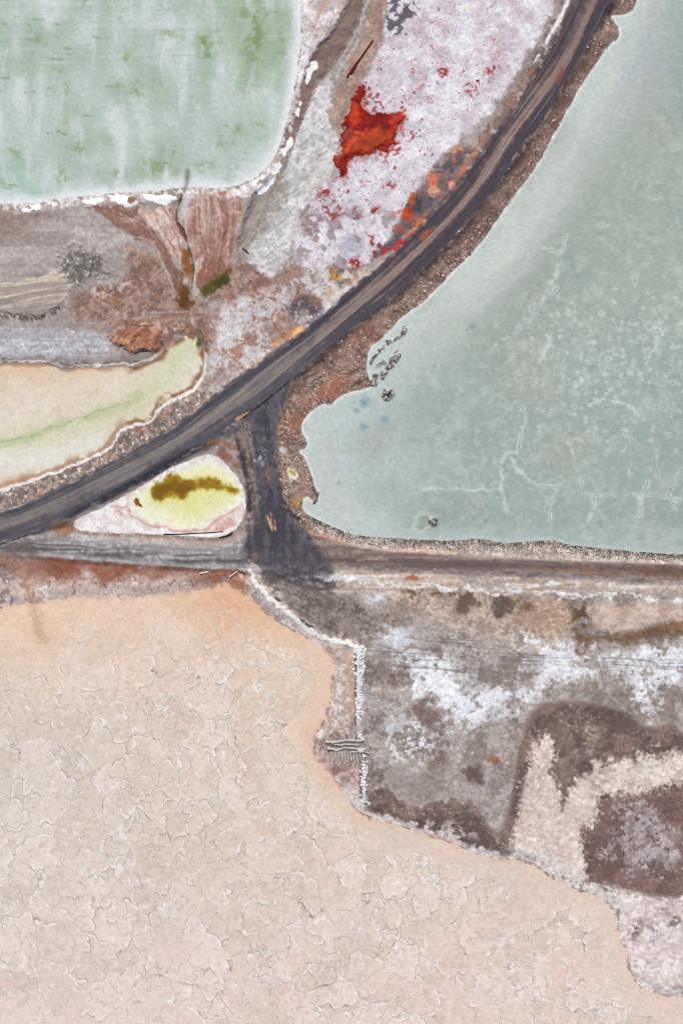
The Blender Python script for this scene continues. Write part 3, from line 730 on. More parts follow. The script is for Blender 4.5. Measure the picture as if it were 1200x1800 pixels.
T_, S_ = along(ROAD_L, ROAD_R)
rw = VN(S_ / 140.0, T_ * 3, 90) * 0.03
Tw = T_ + rw
st1 = 0.8 * VN(Tw * 24, S_ / 170.0, 91) + 0.5 * VN(Tw * 48, S_ / 90.0, 92)
st2 = VN(Tw * 9, S_ / 260.0, 93)
late = step(S_, 600, 1150)[..., None]                     # salmon in the north-east, grey beige in the south-west
mid = (col((144, 119, 113)) * (1 - late) + col((130, 122, 121)) * late)
edge = (col((76, 69, 78)) * (1 - late) + col((84, 81, 90)) * late)
prof = np.exp(-((Tw - (0.44 + 0.03 * (1 - late[..., 0]))) / (0.20 + 0.05 * late[..., 0])) ** 2)
st3 = VN(Tw * 15, S_ / 95.0, 96)
tc = ss(prof * 1.0 - 0.02 + 0.13 * st1 + 0.16 * st2 + 0.18 * st3 + 0.08 * n5 + 0.08 * n16)
Cr = edge + (mid - edge) * tc[..., None]
P(Cr, mRoad)
P((182, 152, 136), mRoad * 0.4 * ss(0.8 * st1 + 1.6 * prof - 1.75))
P((62, 57, 66), mRoad * 0.45 * ss(0.6 * st1 + 0.5 * st2 - 0.9 + 0.9 * step(np.abs(Tw - 0.5), 0.26, 0.46)))
P((196, 188, 182), mRoad * 0.35 * ss(0.9 * st1 - 1.6 + 0.9 * prof))
P((160, 156, 162), mRoad * 0.25 * ss(1.1 * VN(Tw * 60, S_ / 40.0, 95) - 1.6) * (0.4 + 0.6 * late[..., 0]))
P((176, 84, 64), M([(736, 422), (744, 410), (756, 404), (758, 410), (748, 420), (740, 426)], 6, 1.6) * 0.7)
m = M([(975, 140), (985, 122), (990, 125), (982, 145), (976, 152)], 4, 1)
P((150, 72, 66), m * 0.6)
P((160, 114, 96), mRoad * 0.45 * np.exp(-((Tw - 0.12) / 0.035) ** 2) * step(S_, 700, 500) * ss(0.8 + 0.5 * st2))
road_h = 2.1 + 0.025 * st1 + 0.04 * st2 + 0.22 * np.exp(-((T_ - 0.05) / 0.05) ** 2) + 0.12 * np.exp(-((T_ - 0.96) / 0.05) ** 2) - 0.12 * np.exp(-((T_ - 0.2) / 0.03) ** 2)
bank = step(dRoad, -16, 1)
H = H * (1 - bank) + (road_h) * bank
# dark crease west of the road
P((70, 64, 72), step(dRoad, -8, -1) * step(dRoad, 2, -2) * 0.7 * ss(0.6 + 0.6 * n9))
new('haul_road', mRoad, kind='structure', mat='road')

# lower road and link road
mLE = ss((dLE + 0.6 * EN) / 5 + 0.5)
P(mixc((128, 110, 106), (158, 140, 134), ss(0.5 + 0.5 * hs + 0.3 * n5)), mLE)
P((98, 84, 84), mLE * 0.8 * np.exp(-((Y - 978 - 0.03 * (X - 560) - 6) / 7) ** 2) * ss(0.9 + 0.4 * hs2))
P((150, 112, 92), mLE * 0.6 * (blob(1050, 1003, 40, 7, 3, 0.7, 0.5) + blob(1160, 1007, 55, 8, 3, 0.7, 0.4) + 0.8 * blob(985, 1000, 40, 5, 3, 0.8, 0.5)).clip(0, 1) * ss(0.9 + 0.5 * n5))
P((110, 84, 72), mLE * 0.6 * blob(1165, 1006, 45, 8, 3, 0.7, 0.5))
P((216, 184, 160), LM([(630, 984), (655, 982), (680, 984)], 2, 1, soft=3) * 0.7)
mLW = ss((dLW + 0.6 * EN) / 5 + 0.5)
cy = Y - (962 + 0.062 * (X - 30) - 6 * step(X, 330, 460) + 2.0 * n30)
P(mixc((152, 147, 149), (184, 180, 182), ss(0.5 + 0.5 * hs + 0.3 * n3)), mLW)
P((92, 86, 89), mLW * 0.95 * (np.exp(-((cy - 2) / 6.0) ** 2)) * ss(0.9 + 0.5 * hs2 + 0.2 * n5))
P((90, 84, 88), mLW * 0.8 * np.exp(-((cy + 8) / 2.2) ** 2) * ss(0.5 + 0.7 * hs))
P((96, 90, 96), mLW * 0.6 * np.exp(-((cy + 15) / 1.6) ** 2) * ss(0.3 + 0.8 * hs))
P((198, 196, 200), mLW * 0.7 * np.exp(-((cy - 17) / 5) ** 2) * ss(0.5 + 0.6 * n5))
P((140, 108, 96), mLW * step(X, 130, 70) * 0.35 * ss(0.4 + 0.8 * n12))
P((104, 96, 98), mLW * blob(45, 962, 30, 12, -8, 0.8, 0.5) * 0.7)
mSi = ss((dSide + 1.2 * EN + 0.25 * EB + 1) / (10 + 16 * step(Y, 930, 990)) + 0.5)
sv = 0.7 * streak(84, 130, 9, 97, 3, X + 6 * n60, Y) + 0.3 * n30
P(mixc((72, 69, 79), (98, 93, 102), ss(0.45 + 0.4 * sv + 0.2 * n9 + 0.15 * grain)), mSi)
shou = M([(413, 747), (440, 735), (446, 790), (452, 850), (455, 910), (440, 950), (425, 940), (437, 900), (436, 860), (420, 815)], 5, 1.2)
P(mixc((96, 86, 86), (138, 122, 118), ss(0.5 + 0.6 * sv + 0.4 * n3)), shou * 0.95)
P((60, 56, 60), LM([(412, 760), (426, 800), (436, 860), (440, 900)], 3.5, soft=4, rg=0.8) * 0.8)
P((190, 198, 212), M([(455, 800), (463, 785), (468, 786), (462, 812), (455, 822), (452, 812)], 4, 1.5) * 0.75 * ss(0.5 + 0.9 * n3))
P((168, 170, 182), mSi * 0.18 * ss(1.2 * VN(X / 3.2, Y / 14, 99) - 1.75))
P((150, 146, 150), mSi * 0.7 * step(Y, 985, 1002) * ss(0.7 * n9 + 0.5 * n3 - 0.2))
for (a, b, rx, ry) in [(471, 826, 4, 9), (447, 978, 5, 5), (472, 845, 3, 10)]:
    P((166, 122, 98), blob(a, b, rx, ry, 0, 0.8, 0.4) * 0.55)
P((102, 92, 96), blob(505, 985, 60, 20, 0, 0.9, 0.4) * 0.5)
lowbank = step(np.maximum(np.maximum(dLE, dLW), dSide), -10, 2)
low_h = 1.65 + 0.02 * sv * mSi + 0.03 * hs + 0.03 * n3
H = np.where(dRoad > 0, H, H * (1 - lowbank) + low_h * lowbank)
old = LAB == new('x') - 1
LABELS.pop()
iMain = LABELS.index([l for l in LABELS if l['name'] == 'haul_road'][0])
keep = LAB == iMain
new('lower_road', mLE, kind='structure', mat='road')
new('lower_road', mLW, kind='structure', mat='road')
new('link_road', mSi, kind='structure', mat='road')
LAB[keep] = iMain
SANDP = [(468, 900), (473, 898), (482, 912), (485, 925), (483, 936), (478, 934), (472, 918)]
mSa = M(SANDP, 2.5, 0.6) * ss(0.9 + 0.9 * streak(72, 20, 2.6, 101))
P((212, 170, 128), mSa * 0.95)
H += 0.12 * mSa
new('sand_patch', M(SANDP, 2.5, 0.6), label='small streaked patch of tan sand spilled on the dark link road', category='sand patch', mat='land')
m = LM([(418, 738), (430, 730), (441, 725)], 2.4, 1.0, soft=2, rg=0.4)
P((208, 158, 116), m * 0.9)

# channel bed laid now that its banks are known
P(mixc((116, 92, 87), (130, 106, 100), ss(0.5 + 0.3 * n16 + 0.25 * grain)), zC * step(Y, 330, 260))
P(mixc((134, 122, 116), (156, 146, 140), ss(0.5 + 0.4 * streak(-62, 60, 5, 103))), zC * step(Y, 240, 320))
H -= 0.8 * zC
keep2 = (zC > 0.5)
new('wash_channel', zC, kind='structure', mat='wet')
# stream
STREAM = [(328, 312), (322, 338), (316, 356), (311, 372), (310, 388), (316, 399), (324, 410), (330, 430), (337, 452), (341, 470), (340, 490), (338, 508)]
mSt = LM(STREAM, 2.6, 1.5, soft=1.6, rg=0.35)
P((188, 182, 184), LM([(a + 5, b) for a, b in STREAM], 2.4, 2, soft=3, rg=0.5) * 0.5)
P((206, 196, 192), LM([(338, 455), (344, 480), (342, 505)], 1.3, soft=1.5) * 0.8)
P((104, 82, 46), mSt)
P((84, 60, 34), LM([(311, 372), (310, 388), (316, 399), (324, 410), (330, 430)], 1.6, soft=1.5, rg=0.3) * 0.8)
H -= 0.5 * mSt
iStream = new('stream', mSt * step(Y, 335, 345), kind='structure', mat='wet')

# ================================================================== PONDS
dpond = np.maximum(np.maximum(dGreen, dTeal), np.maximum(np.maximum(dTan + 0.6 * (1.1 * N(12, oct=3, seed=13)), dCream), dPoolS))
EN2 = 0.9 * n5 + 1.1 * n12
shore = step(dpond + 0.5 * EN2, 0.5, -22)
# the land climbs from the brine with a small broken scarp
H = H * shore + 0.0
scarp = step(dpond + EN2, -1.0, -4.0) * (shore < 0.999)
H += 0.07 * scarp

# --- green pond
mG = ss((dGreen + 0.35 * EN2) / 2 + 0.5)
soft_e = step(dGreen, 0, 38)
P(mixc((171, 186, 178), (183, 196, 190), ss(0.5 + 0.4 * n60)), mG)
ww = X + 5 * n60b
wy_ = Y + 12 * n60
vsw = 0.8 * VN(ww / 30.0, wy_ / 85.0, 110) + 0.55 * VN(ww / 13.0, wy_ / 75.0, 111) + 0.3 * VN(ww / 5.0, wy_ / 60.0, 112) + 0.12 * N(3, 16, oct=1, seed=113)
P((156, 177, 160), mG * 0.5 * ss(0.6 * n120 + 0.25 - 0.4 * vsw))
P((154, 172, 140), mG * 0.5 * ss(0.5 * n120b - 0.3 * vsw - 0.25 + 0.0028 * (X - 250)))
P((134, 158, 118), mG * 0.5 * (blob(455, 60, 62, 110, 0, 1.2, 0.3) + 0.7 * blob(295, 300, 50, 26, 0, 1.2, 0.3) + 0.6 * blob(240, 155, 70, 30, 0, 1.2, .3) + 0.4 * blob(420, 150, 80, 50, 0, 1.3, .3)).clip(0, 1) * ss(0.75 - 0.4 * vsw))
P((146, 190, 168), mG * 0.55 * blob(30, 325, 60, 30, 0, 1.2, 0.3))
P((198, 207, 208), mG * 0.6 * ss(0.6 * vsw + 0.35 * n60 + 0.25 * n120b - 0.15))
P((214, 221, 222), mG * 0.5 * ss(0.8 * vsw + 0.4 * n60 - 1.2))
hl = N(34, 2.6, oct=2, seed=114)
hl2 = N(46, 2.4, oct=1, seed=115)
P((138, 158, 144), mG * 0.30 * ss(0.5 * hl - 0.2 + 0.3 * n30) * step(Y, 230, 60))
P((208, 213, 211), mG * 0.28 * ss(0.6 * hl2 - 0.4) * step(Y, 230, 60))
dash = N(8, 2.6, oct=1, seed=116) + 0.7 * N(40, 18, oct=2, seed=117)
P((108, 130, 92), mG * 0.45 * ss(0.9 * dash - 1.75) * step(dGreen, 5, 30))
for (x0, y0, rx, ry) in [(145, 50, 13, 17), (248, 26, 24, 12), (282, 42, 40, 8), (28, 80, 7, 24), (150, 150, 20, 24), (246, 205, 11, 28), (300, 215, 18, 14), (212, 125, 14, 14), (40, 200, 10, 24), (190, 280, 36, 14), (262, 270, 8, 30),
                         (75, 160, 7, 26), (190, 215, 22, 12), (60, 15, 40, 12), (490, 220, 18, 60), (430, 185, 40, 22), (350, 250, 14, 24), (80, 310, 22, 12), (335, 40, 12, 9), (520, 130, 10, 60), (455, 275, 30, 14), (400, 130, 14, 34)]:
    P((203, 211, 212), mG * blob(x0, y0, rx * 1.2, ry * 1.25, 0, 1.3, 0.35) * 0.6)
ALG = [(366, 88, 11, 18, 20), (441, 78, 9, 26, 5), (452, 60, 6, 24, 0), (484, 16, 6, 9, 0), (414, 230, 6, 11, 15), (470, 30, 6, 10, 0), (500, 92, 10, 5, -25), (222, 100, 5, 8, 0), (102, 121, 8, 5, 0), (206, 153, 8, 9, 0), (238, 156, 7, 8, 0),
       (308, 305, 9, 10, 0), (355, 295, 12, 7, -15), (112, 308, 8, 12, 0), (20, 267, 9, 7, 0), (388, 256, 6, 6, 0), (137, 262, 10, 7, 0), (272, 298, 16, 14, 0), (204, 304, 5, 5, 0), (118, 152, 4, 10, 0), (458, 220, 8, 3, 10), (440, 150, 14, 4, 0), (410, 300, 7, 10, 0),
       (305, 265, 3, 8, 0), (430, 20, 6, 12, 0), (497, 55, 4, 14, 0), (300, 62, 14, 6, 0), (66, 70, 6, 8, 0)]
alg_masks = []
for (x0, y0, rx, ry, an) in ALG:
    m = blob(x0, y0, rx * 1.15, ry * 1.15, an, 0.9, 0.5)
    P((116, 138, 82), m * mG * 0.5 * ss(0.8 + 0.6 * n5))
    alg_masks.append(m)
P((100, 126, 62), mG * blob(366, 88, 8, 14, 20, 0.8, 0.5) * 0.5)
P((216, 222, 226), mG * (1 - step(dGreen + 9 * n60 + 4 * n16, 0, 34)) * 0.85)
P((236, 236, 238), mG * step(dGreen, 16, 2) * step(dGreen, -2, 1) * 0.6)
# shore salt of the green pond
zgs = step(dGreen, -15 - 8 * ss(0.5 * n30 + 0.2), -9) * step(dGreen, 2, -1) * step(X, -200, -100)
P(mixc((206, 198, 198), (240, 240, 244), ss(0.6 + 0.7 * n9)), zgs * 0.8 * ss(0.7 + 0.7 * n5))
P((140, 118, 112), step(dGreen, -5, -3) * step(dGreen, 0, -1.5) * 0.5 * ss(0.9 * n9 - 0.2))
P((90, 98, 88), LM([(330, 300), (329, 315), (325, 335)], 4, 2.5, soft=5) * 0.7)
H = np.where(mG > 0.5, 0.003 * n3 + 0.004 * n9, H)
iGreen = new('green_pond', mG, kind='structure', mat='water')
for k, m in enumerate(alg_masks[:12]):
    new('algae_patch', m * (mG > 0.5), parent=iGreen, mat='water')
LAB[(mSt * step(Y, 335, 345) > 0.5)] = iStream

# --- teal pond
mT = ss((dTeal + 0.35 * EN2) / 1.6 + 0.5)
P(mixc((156, 169, 162), (165, 175, 168), ss(0.5 + 0.35 * n120)), mT)
P((171, 173, 164), mT * 0.6 * ss(0.7 * n120b - 0.05) * step(X, 800, 950))
P((155, 173, 170), mT * 0.6 * ss(0.6 * n120 + 0.2) * step(Y, 500, 800))
nearW = sd([(1130, -120), (1067, 83), (987, 213), (917, 327), (800, 470), (650, 610), (533, 740), (540, 800), (560, 900), (650, 945), (-300, 1100), (-300, -300), (1130, -300)], 1, 400)
aw = -nearW
P((198, 208, 206), mT * 0.9 * step(aw, 125, 20) * ss(0.85 + 0.2 * n60))
P((182, 186, 190), mT * 0.6 * np.exp(-((aw - 62 - 10 * n60) / 16) ** 2) * step(Y, 620, 480))
P((200, 206, 200), mT * 0.6 * np.exp(-((aw - 36 - 8 * n60b) / 12) ** 2) * step(Y, 700, 560))
P((190, 202, 204), mT * 0.7 * M([(530, 740), (620, 690), (680, 660), (700, 770), (780, 790), (820, 840), (700, 870), (640, 945), (560, 910)], 70, 1) * ss(0.8 + 0.3 * n60))
P((200, 200, 192), mT * 0.6 * blob(585, 860, 22, 75, -18, 1.3, 0.3))
P((178, 176, 174), mT * 0.5 * blob(660, 770, 50, 22, -15, 1.4, 0.3))
P((186, 198, 200), mT * 0.55 * step(Y, 915, 945))
P((208, 210, 204), mT * 0.55 * blob(870, 470, 30, 190, 38, 1.4, 0.2))
P((168, 178, 188), mT * 0.5 * blob(1150, 110, 45, 60, 0, 1.2, 0.3))
fine = N(7, oct=3, seed=130)
P((182, 192, 184), mT * 0.5 * ss(0.9 * fine + 0.5 * n30 - 0.45) * step(aw, 60, 180))
P((150, 163, 157), mT * 0.4 * ss(0.9 * N(9, oct=3, seed=131) + 0.4 * n60 - 0.55) * step(aw, 60, 180))
# veined blotches
rid = 1 - np.abs(N(26, oct=3, seed=132)) * 1.4
zv = mT * blob(900, 730, 190, 170, -20, 1.2, 0.2) * 0.9
P((184, 195, 187), zv * 0.6 * ss(1.0 * rid - 0.35 + 0.4 * n9))
rid2 = 1 - np.abs(N(44, oct=4, seed=133)) * 1.6
P((186, 197, 189), mT * 0.45 * ss(1.3 * rid2 - 0.7 + 0.4 * n16) * step(aw, 110, 220) * step(Y, 900, 850))
# scattered pale rings
ring_lab = []
rr = np.random.RandomState(5)
cnt = 0
RINGS = []
while len(RINGS) < 260:
    x0, y0 = rr.uniform(900, 1230), rr.uniform(480, 820)
    w = math.exp(-((x0 - 1080) / 130) ** 2 - ((y0 - 640) / 110) ** 2)
    if rr.rand() < w:
        RINGS.append((x0, y0, rr.uniform(1.8, 5.6) * (1 if rr.rand() < .85 else 1.4), rr.uniform(0.5, 1.0), rr.uniform(0, 180)))
for (x0, y0) in [(1068, 397), (1056, 395), (1191, 475), (1008, 690), (1014, 692), (1062, 757), (1097, 762), (1105, 830), (1175, 765), (1140, 715), (1190, 610), (1150, 600)]:
    RINGS.append((x0, y0, rr.uniform(4, 6.5), rr.uniform(0.5, 0.9), rr.uniform(0, 180)))
ring_masks = []
for (x0, y0, r, e, an) in RINGS:
    ja, jb = np.searchsorted(xs, [x0 - 16, x0 + 16])
    ia, ib = np.searchsorted(ys, [y0 - 16, y0 + 16])
    xx, yy = X[ia:ib, ja:jb], Y[ia:ib, ja:jb]
    a = math.radians(an)
    u = ((xx - x0) * math.cos(a) + (yy - y0) * math.sin(a)) / r
    v = (-(xx - x0) * math.sin(a) + (yy - y0) * math.cos(a)) / (r * e)
    q = np.hypot(u, v) + 0.22 * n5[ia:ib, ja:jb] + 0.2 * n9[ia:ib, ja:jb]
    m = ss((1.35 - q) / 0.6) * 0.55
    C[ia:ib, ja:jb] += (col((200, 209, 202)) - C[ia:ib, ja:jb]) * m[..., None]
    if r > 4.8:
        m2 = ss((0.45 - q) / 0.35) * 0.4
        C[ia:ib, ja:jb] += (col((128, 146, 146)) - C[ia:ib, ja:jb]) * m2[..., None]
    ring_masks.append((ia, ib, ja, jb, q < 1.2, r))
# raised salt seams
SEAMS = [[(994, 412), (990, 432), (983, 446), (980, 468), (974, 486), (968, 500)], [(983, 444), (966, 440), (953, 438)], [(968, 500), (960, 518), (948, 534), (943, 556), (930, 562), (920, 564), (908, 586), (882, 596), (864, 612)],
         [(976, 506), (966, 520), (960, 526)], [(905, 706), (918, 716), (926, 728), (920, 745), (912, 770), (908, 792)], [(908, 795), (890, 797), (882, 806), (880, 840), (882, 862), (888, 880), (890, 896)],
         [(740, 860), (790, 858), (860, 861), (882, 862)], [(902, 806), (907, 826), (925, 838), (937, 854), (960, 855), (985, 858), (1015, 862), (1032, 870), (1065, 872), (1100, 866), (1130, 872), (1160, 874), (1175, 868), (1180, 882), (1230, 878)],
         [(984, 859), (974, 878), (964, 896), (965, 914)], [(1018, 860), (1024, 836), (1012, 815), (1005, 790)], [(1040, 872), (1046, 890), (1036, 912)], [(1123, 872), (1128, 890), (1118, 910)], [(1129, 870), (1138, 845), (1148, 820), (1152, 795), (1150, 782)],
         [(1182, 882), (1184, 898)], [(1035, 712), (1060, 702), (1090, 708), (1110, 718), (1122, 732)], [(1125, 724), (1132, 705), (1150, 700)], [(1165, 582), (1156, 600), (1146, 615), (1140, 630)], [(960, 590), (966, 600), (956, 624), (946, 636)]]
seam_m = []
for k, pts in enumerate(SEAMS):
    d, s = dl(pts, 3.0 if k not in (6, 5) else 2.4, 2.2, 2, 1.6, 200 + k)
    m = ss((d + 0.9 * n5 + 0.8 * n12) / 4 + 0.45)
    P((201, 211, 205), m * mT * 0.8)
    d2, _ = dl(pts, 0.6, 0.5, 2, 1.6, 200 + k)
    if k not in (6, 5, 14, 16, 17):
        P((126, 146, 149), mT * ss(d2 / 1.6 + 0.75) * 0.6 * ss(0.9 + 0.8 * n30b))
    seam_m.append(m)
# dark sunk spots, footprints of stones
for (x0, y0, r, c, o) in [(638, 707, 9, (108, 142, 152), .75), (625, 721, 5, (116, 148, 156), .7), (675, 737, 6, (118, 150, 166), .7), (639, 750, 6, (116, 148, 164), .7), (830, 573, 5, (122, 144, 150), .8), (821, 580, 1.6, (110, 130, 136), .8), (853, 916, 2, (110, 140, 160), .8), (596, 849, 2.5, (140, 160, 170), .7), (616, 826, 2, (150, 165, 170), .6)]:
    P(c, blob(x0, y0, r, r, 0, 1.0, 0.4) * mT * o)
P((198, 208, 202), blob(742, 917, 14, 15, 0, 0.5, 0.35) * mT * 0.8)
P((146, 160, 150), blob(743, 918, 8, 10, 15, 0.5, 0.35) * mT * 0.9)
P((196, 206, 204), M([(1072, 26), (1093, 28), (1112, 22), (1104, 42), (1092, 62), (1088, 46)], 4, 1) * mT * 0.8)
# pale film right at the shore
P((216, 224, 224), mT * step(dTeal, 7, 0.5) * step(Y, 955, 900) * 0.75)
P((238, 238, 238), step(dTeal, -2.5, -0.3) * step(dTeal, 2.2, 0.5) * 0.7 * step(Y, 945, 900) * ss(0.6 + 0.6 * n9))
P((196, 204, 200), mT * step(dTeal, 10, 1) * step(Y, 900, 945) * 0.5)
H = np.where(mT > 0.5, 0.004 * n3, H)
for m in seam_m:
    H += 0.015 * m * mT * (0.8 + 0.2 * n5)
iTeal = new('teal_pond', mT, kind='structure', mat='water')
for m in seam_m:
    new('salt_seam', m * (mT > 0.5), parent=iTeal, mat='water')
for (ia, ib, ja, jb, q, r) in sorted(ring_masks, key=lambda t: -t[5])[:80]:
    if (q & (LAB[ia:ib, ja:jb] == iTeal)).sum() >= 4:
        k = new('salt_bloom', None, parent=iTeal, mat='water')
        LAB[ia:ib, ja:jb][q & (LAB[ia:ib, ja:jb] == iTeal)] = k

# --- stony spits standing in the teal pond
SPITS = [([(713, 578), (700, 592), (683, 601), (672, 613), (660, 623), (650, 638)], 2.2, 1.0, 'long thin stony spit reaching from the notched shore into the teal pond'),
         ([(697, 624), (690, 636), (680, 648), (672, 662)], 4.2, 3.4, 'broad dark stony spit beside the notched shore of the teal pond'),
         ([(673, 637), (666, 643), (659, 646)], 2.0, 1.2, 'short dark streak of stones between the two stony spits'),
         ([(660, 660), (657, 668), (655, 676)], 3.6, 4.5, 'small stony point joining the shore below the broad spit')]
for k, (pts, r, r2, lab) in enumerate(SPITS):
    d, _ = dl(pts, r, r2, 2, 1.0, 300 + k)
    m = ss((d + 0.8 + 0.9 * n5 + 0.7 * n9) / 2.4 + 0.5)
    P(mixc((84, 78, 78), (146, 140, 138), ss(0.45 + 0.7 * n3 + 0.3 * n2)), m * 0.92)
    P((222, 222, 224), m * 0.8 * ss(1.3 * n3 - 1.5))
    H += m * (0.25 + 0.08 * n3)
    new('stony_spit', m, label=lab, category='stony spit', mat='land', group='stony spits in the teal pond')
for k, (x0, y0, r, lab) in enumerate([(683, 694, 9.5, 'round islet of dark and white stones alone in the teal pond'), (763, 919, 6.5, 'small dark rock islet near the south shore of the teal pond')]):
    m = blob(x0, y0, r, r, 0, 0.3, 0.3)
    P(mixc((62, 56, 56), (150, 144, 142), ss(0.35 + 0.9 * n3 + 0.3 * n2 - 0.5 * k)), m)
    P((226, 226, 226), m * (0.5 if k == 0 else 0.15) * ss(1.4 * n3 - 1.3))
    H += m * (0.4 + 0.08 * n3)
    new('rock_islet', m, label=lab, category='rock islet', mat='land', group='rock islets in the teal pond')
d, _ = dl([(549, 856), (556, 866), (558, 874), (552, 884)], 3.4, 2.0, 2)
m = ss((d + EN) / 2.4 + .5)
P(mixc((70, 62, 60), (136, 124, 118), ss(0.4 + 0.8 * n3)), m * 0.9)
H += m * 0.5
new('stony_spit', m, label='hooked stony spit curling round a small bay of the teal pond', category='stony spit', mat='land', group='stony spits in the teal pond')

# --- cream pond
mCr = ss((dCream + 0.45 * EN2) / 1.8 + 0.5)
P(mixc((222, 206, 186), (226, 214, 200), ss(0.5 + 0.4 * n60)), mCr)
P((220, 192, 166), mCr * 0.75 * step(dCream, 55, 5) * step(Y, 730, 640) * step(X, 260, 120))
P((224, 190, 160), mCr * 0.4 * ss(0.7 * n30 + 0.1) * step(Y, 740, 660) * step(X, 220, 60))
P((210, 211, 178), mCr * 0.85 * M([(360, 590), (330, 586), (300, 620), (260, 660), (230, 700), (160, 735), (80, 760), (-100, 780), (-100, 800), (60, 790), (160, 760), (250, 735), (300, 690), (345, 640)], 40, 1))
P((196, 206, 160), mCr * 0.5 * blob(318, 625, 24, 18, -30, 1.2, 0.3))
P((228, 226, 218), mCr * 0.85 * M([(-100, 810), (60, 790), (170, 770), (200, 760), (170, 795), (90, 822), (-100, 850)], 26, 1))
P((228, 220, 208), mCr * 0.7 * blob(335, 650, 18, 26, 20, 1.0, 0.3))
P((226, 214, 196), mCr * 0.6 * blob(150, 690, 50, 22, -15, 1.2, 0.3))
d, s = dl([(-90, 800), (0, 780), (60, 768), (90, 750), (130, 740), (170, 728), (205, 716), (232, 706), (245, 690)], 7, 4, 2, 1.2, 9)
P((184, 196, 150), mCr * 0.65 * ss((d + 2 + 3 * n16) / 12 + 0.5))
d, s = dl([(-90, 784), (0, 776), (60, 765), (85, 752), (100, 750), (130, 738), (170, 726), (205, 714), (232, 706)], 1.1, 0.8, 2, 2.2, 9)
P((152, 164, 126), mCr * 0.6 * ss((d + 0.5 * n5) / 2 + 0.5))
P((210, 190, 166), mCr * 0.35 * ss(1.0 * n9 - 1.2 + 0.5 * n30))
P((186, 160, 132), mCr * 0.4 * ss(1.3 * n2 - 2.6))
P((124, 78, 46), mCr * step(dCream, np.maximum(11 + 3 * n16, 3), 0) * step(X, 190, 240) * 0.95 * ss(0.8 + 0.4 * n9))
P((150, 104, 74), mCr * step(dCream, np.maximum(8 + 3 * n16, 2), 0) * step(X, 240, 190) * 0.65)
P((170, 120, 90), mCr * step(dCream, 20, 5) * 0.35 * ss(0.5 + 0.6 * n16) * step(Y, 690, 720))
P((72, 84, 34), blob(350, 600, 7, 9, 20, 0.5, 0.3) * 0.95)
P((110, 66, 34), blob(361, 614, 6, 7, 0, 0.5, 0.3) * 0.9)
# salt rim
rimw = step(dCream + 0.8 * EN2, -9.5, -6.5) * step(dCream + 0.8 * EN2, -1.5, -3.5)
rim = rimw * (step(Y, 600, 640) * step(X, 240, 262) + step(Y, 700, 715)).clip(0, 1) * step(-(X * 0.42 + Y - 730), 60, 0)
P((232, 222, 216), rim * 0.92)
H += 0.3 * rim
rim2 = step(dCream + 0.8 * EN2, -6, -4) * step(dCream + 0.8 * EN2, -1, -2.5) * step(Y, 690, 660) * step(X, 262, 240)
P((236, 228, 222), rim2 * 0.85 * ss(0.6 + 0.6 * n16))
P((76, 62, 56), step(dCream + 0.8 * EN2, -10, -8) * step(dCream + 0.8 * EN2, -6, -7) * step(Y, 690, 660) * step(X, 262, 240) * 0.5 * ss(0.5 + n9))
P((240, 234, 228), M([(110, 655), (130, 648), (150, 645), (190, 636), (195, 642), (165, 651), (140, 657), (122, 660)], 4, 1.5) * (1 - mCr) * 0.75 * ss(0.4 + n5))
H += 0.25 * rim2
H = np.where(mCr > 0.5, 0.004 * n3, H)
new('cream_pond', mCr, kind='structure', mat='water')
new('brine_puddle', blob(350, 600, 7, 9, 20, 0.5, 0.3), label='small dark green puddle in the northern tip of the cream pond', category='puddle', mat='water')
# stony verge between cream pond and haul road
zV = step(dCream, -4, -8) * step(-sR, -40, -30) * step(sR, 0, 4) * step(Y, 660, 700) * step(X, 400, 360)
P(mixc((112, 98, 96), (160, 142, 134), ss(0.5 + 0.6 * n5 + 0.4 * n3)), zV * 0.8 * (1 - rim))
P((168, 128, 108), zV * 0.5 * ss(0.8 * n16 - 0.2) * (1 - rim))
P((218, 212, 210), zV * 0.6 * ss(1.3 * n3 + 0.3 * n9 - 1.6))

# --- yellow brine pool and its salt
mPS = ss((dPoolS + 0.5 * EN2) / 2 + 0.5)
P(mixc((226, 214, 214), (240, 236, 238), ss(0.55 + 0.5 * n9 + 0.3 * n3)), mPS)
P((206, 150, 136), mPS * 0.7 * ss((1 - np.abs(N(20, oct=2, seed=140)) * 3.0)) * step(dPool, -3, -9) * ss(0.4 + 0.8 * n30))
P((208, 158, 142), mPS * 0.8 * np.exp(-((dPool + 6 + 2 * n16) / 2.6) ** 2) * step(Y, 880, 900))
P((206, 152, 136), mPS * 0.7 * blob(398, 922, 20, 12, -25, 0.7, 0.6))
mPo = ss((dPool - 2 + 0.5 * n12) / 16 + 0.5)
P(mixc((239, 238, 212), (231, 229, 172), ss(0.1 + 0.15 * n60 + 0.022 * dPool)), mPo)
P((220, 216, 138), mPo * 0.5 * (blob(345, 886, 46, 28, 0, 1.5, 0.03) + blob(300, 888, 30, 20, 30, 1.5, .03)).clip(0, 1))
P((240, 238, 216), mPo * 0.8 * blob(280, 905, 44, 16, 20, 1.4, 0.05))
BR = [(266, 860), (276, 848), (290, 842), (303, 833), (314, 836), (322, 845), (345, 842), (367, 837), (382, 845), (394, 852), (408, 852), (424, 860), (424, 868), (410, 869), (390, 862), (365, 859), (342, 861), (325, 872), (316, 878), (302, 870), (290, 877), (282, 884), (272, 880), (266, 870)]
dBr = sd(BR)
P((206, 196, 96), mPo * step(dBr + 0.6 * EN, -9, 3) * 0.7)
P((150, 114, 22), step(dBr + 0.9 * EN, -3, 4) * 0.95)
P((118, 80, 8), step(dBr + 1.2 * EN, 3, 10) * 0.8 * ss(0.7 + 0.4 * n16))
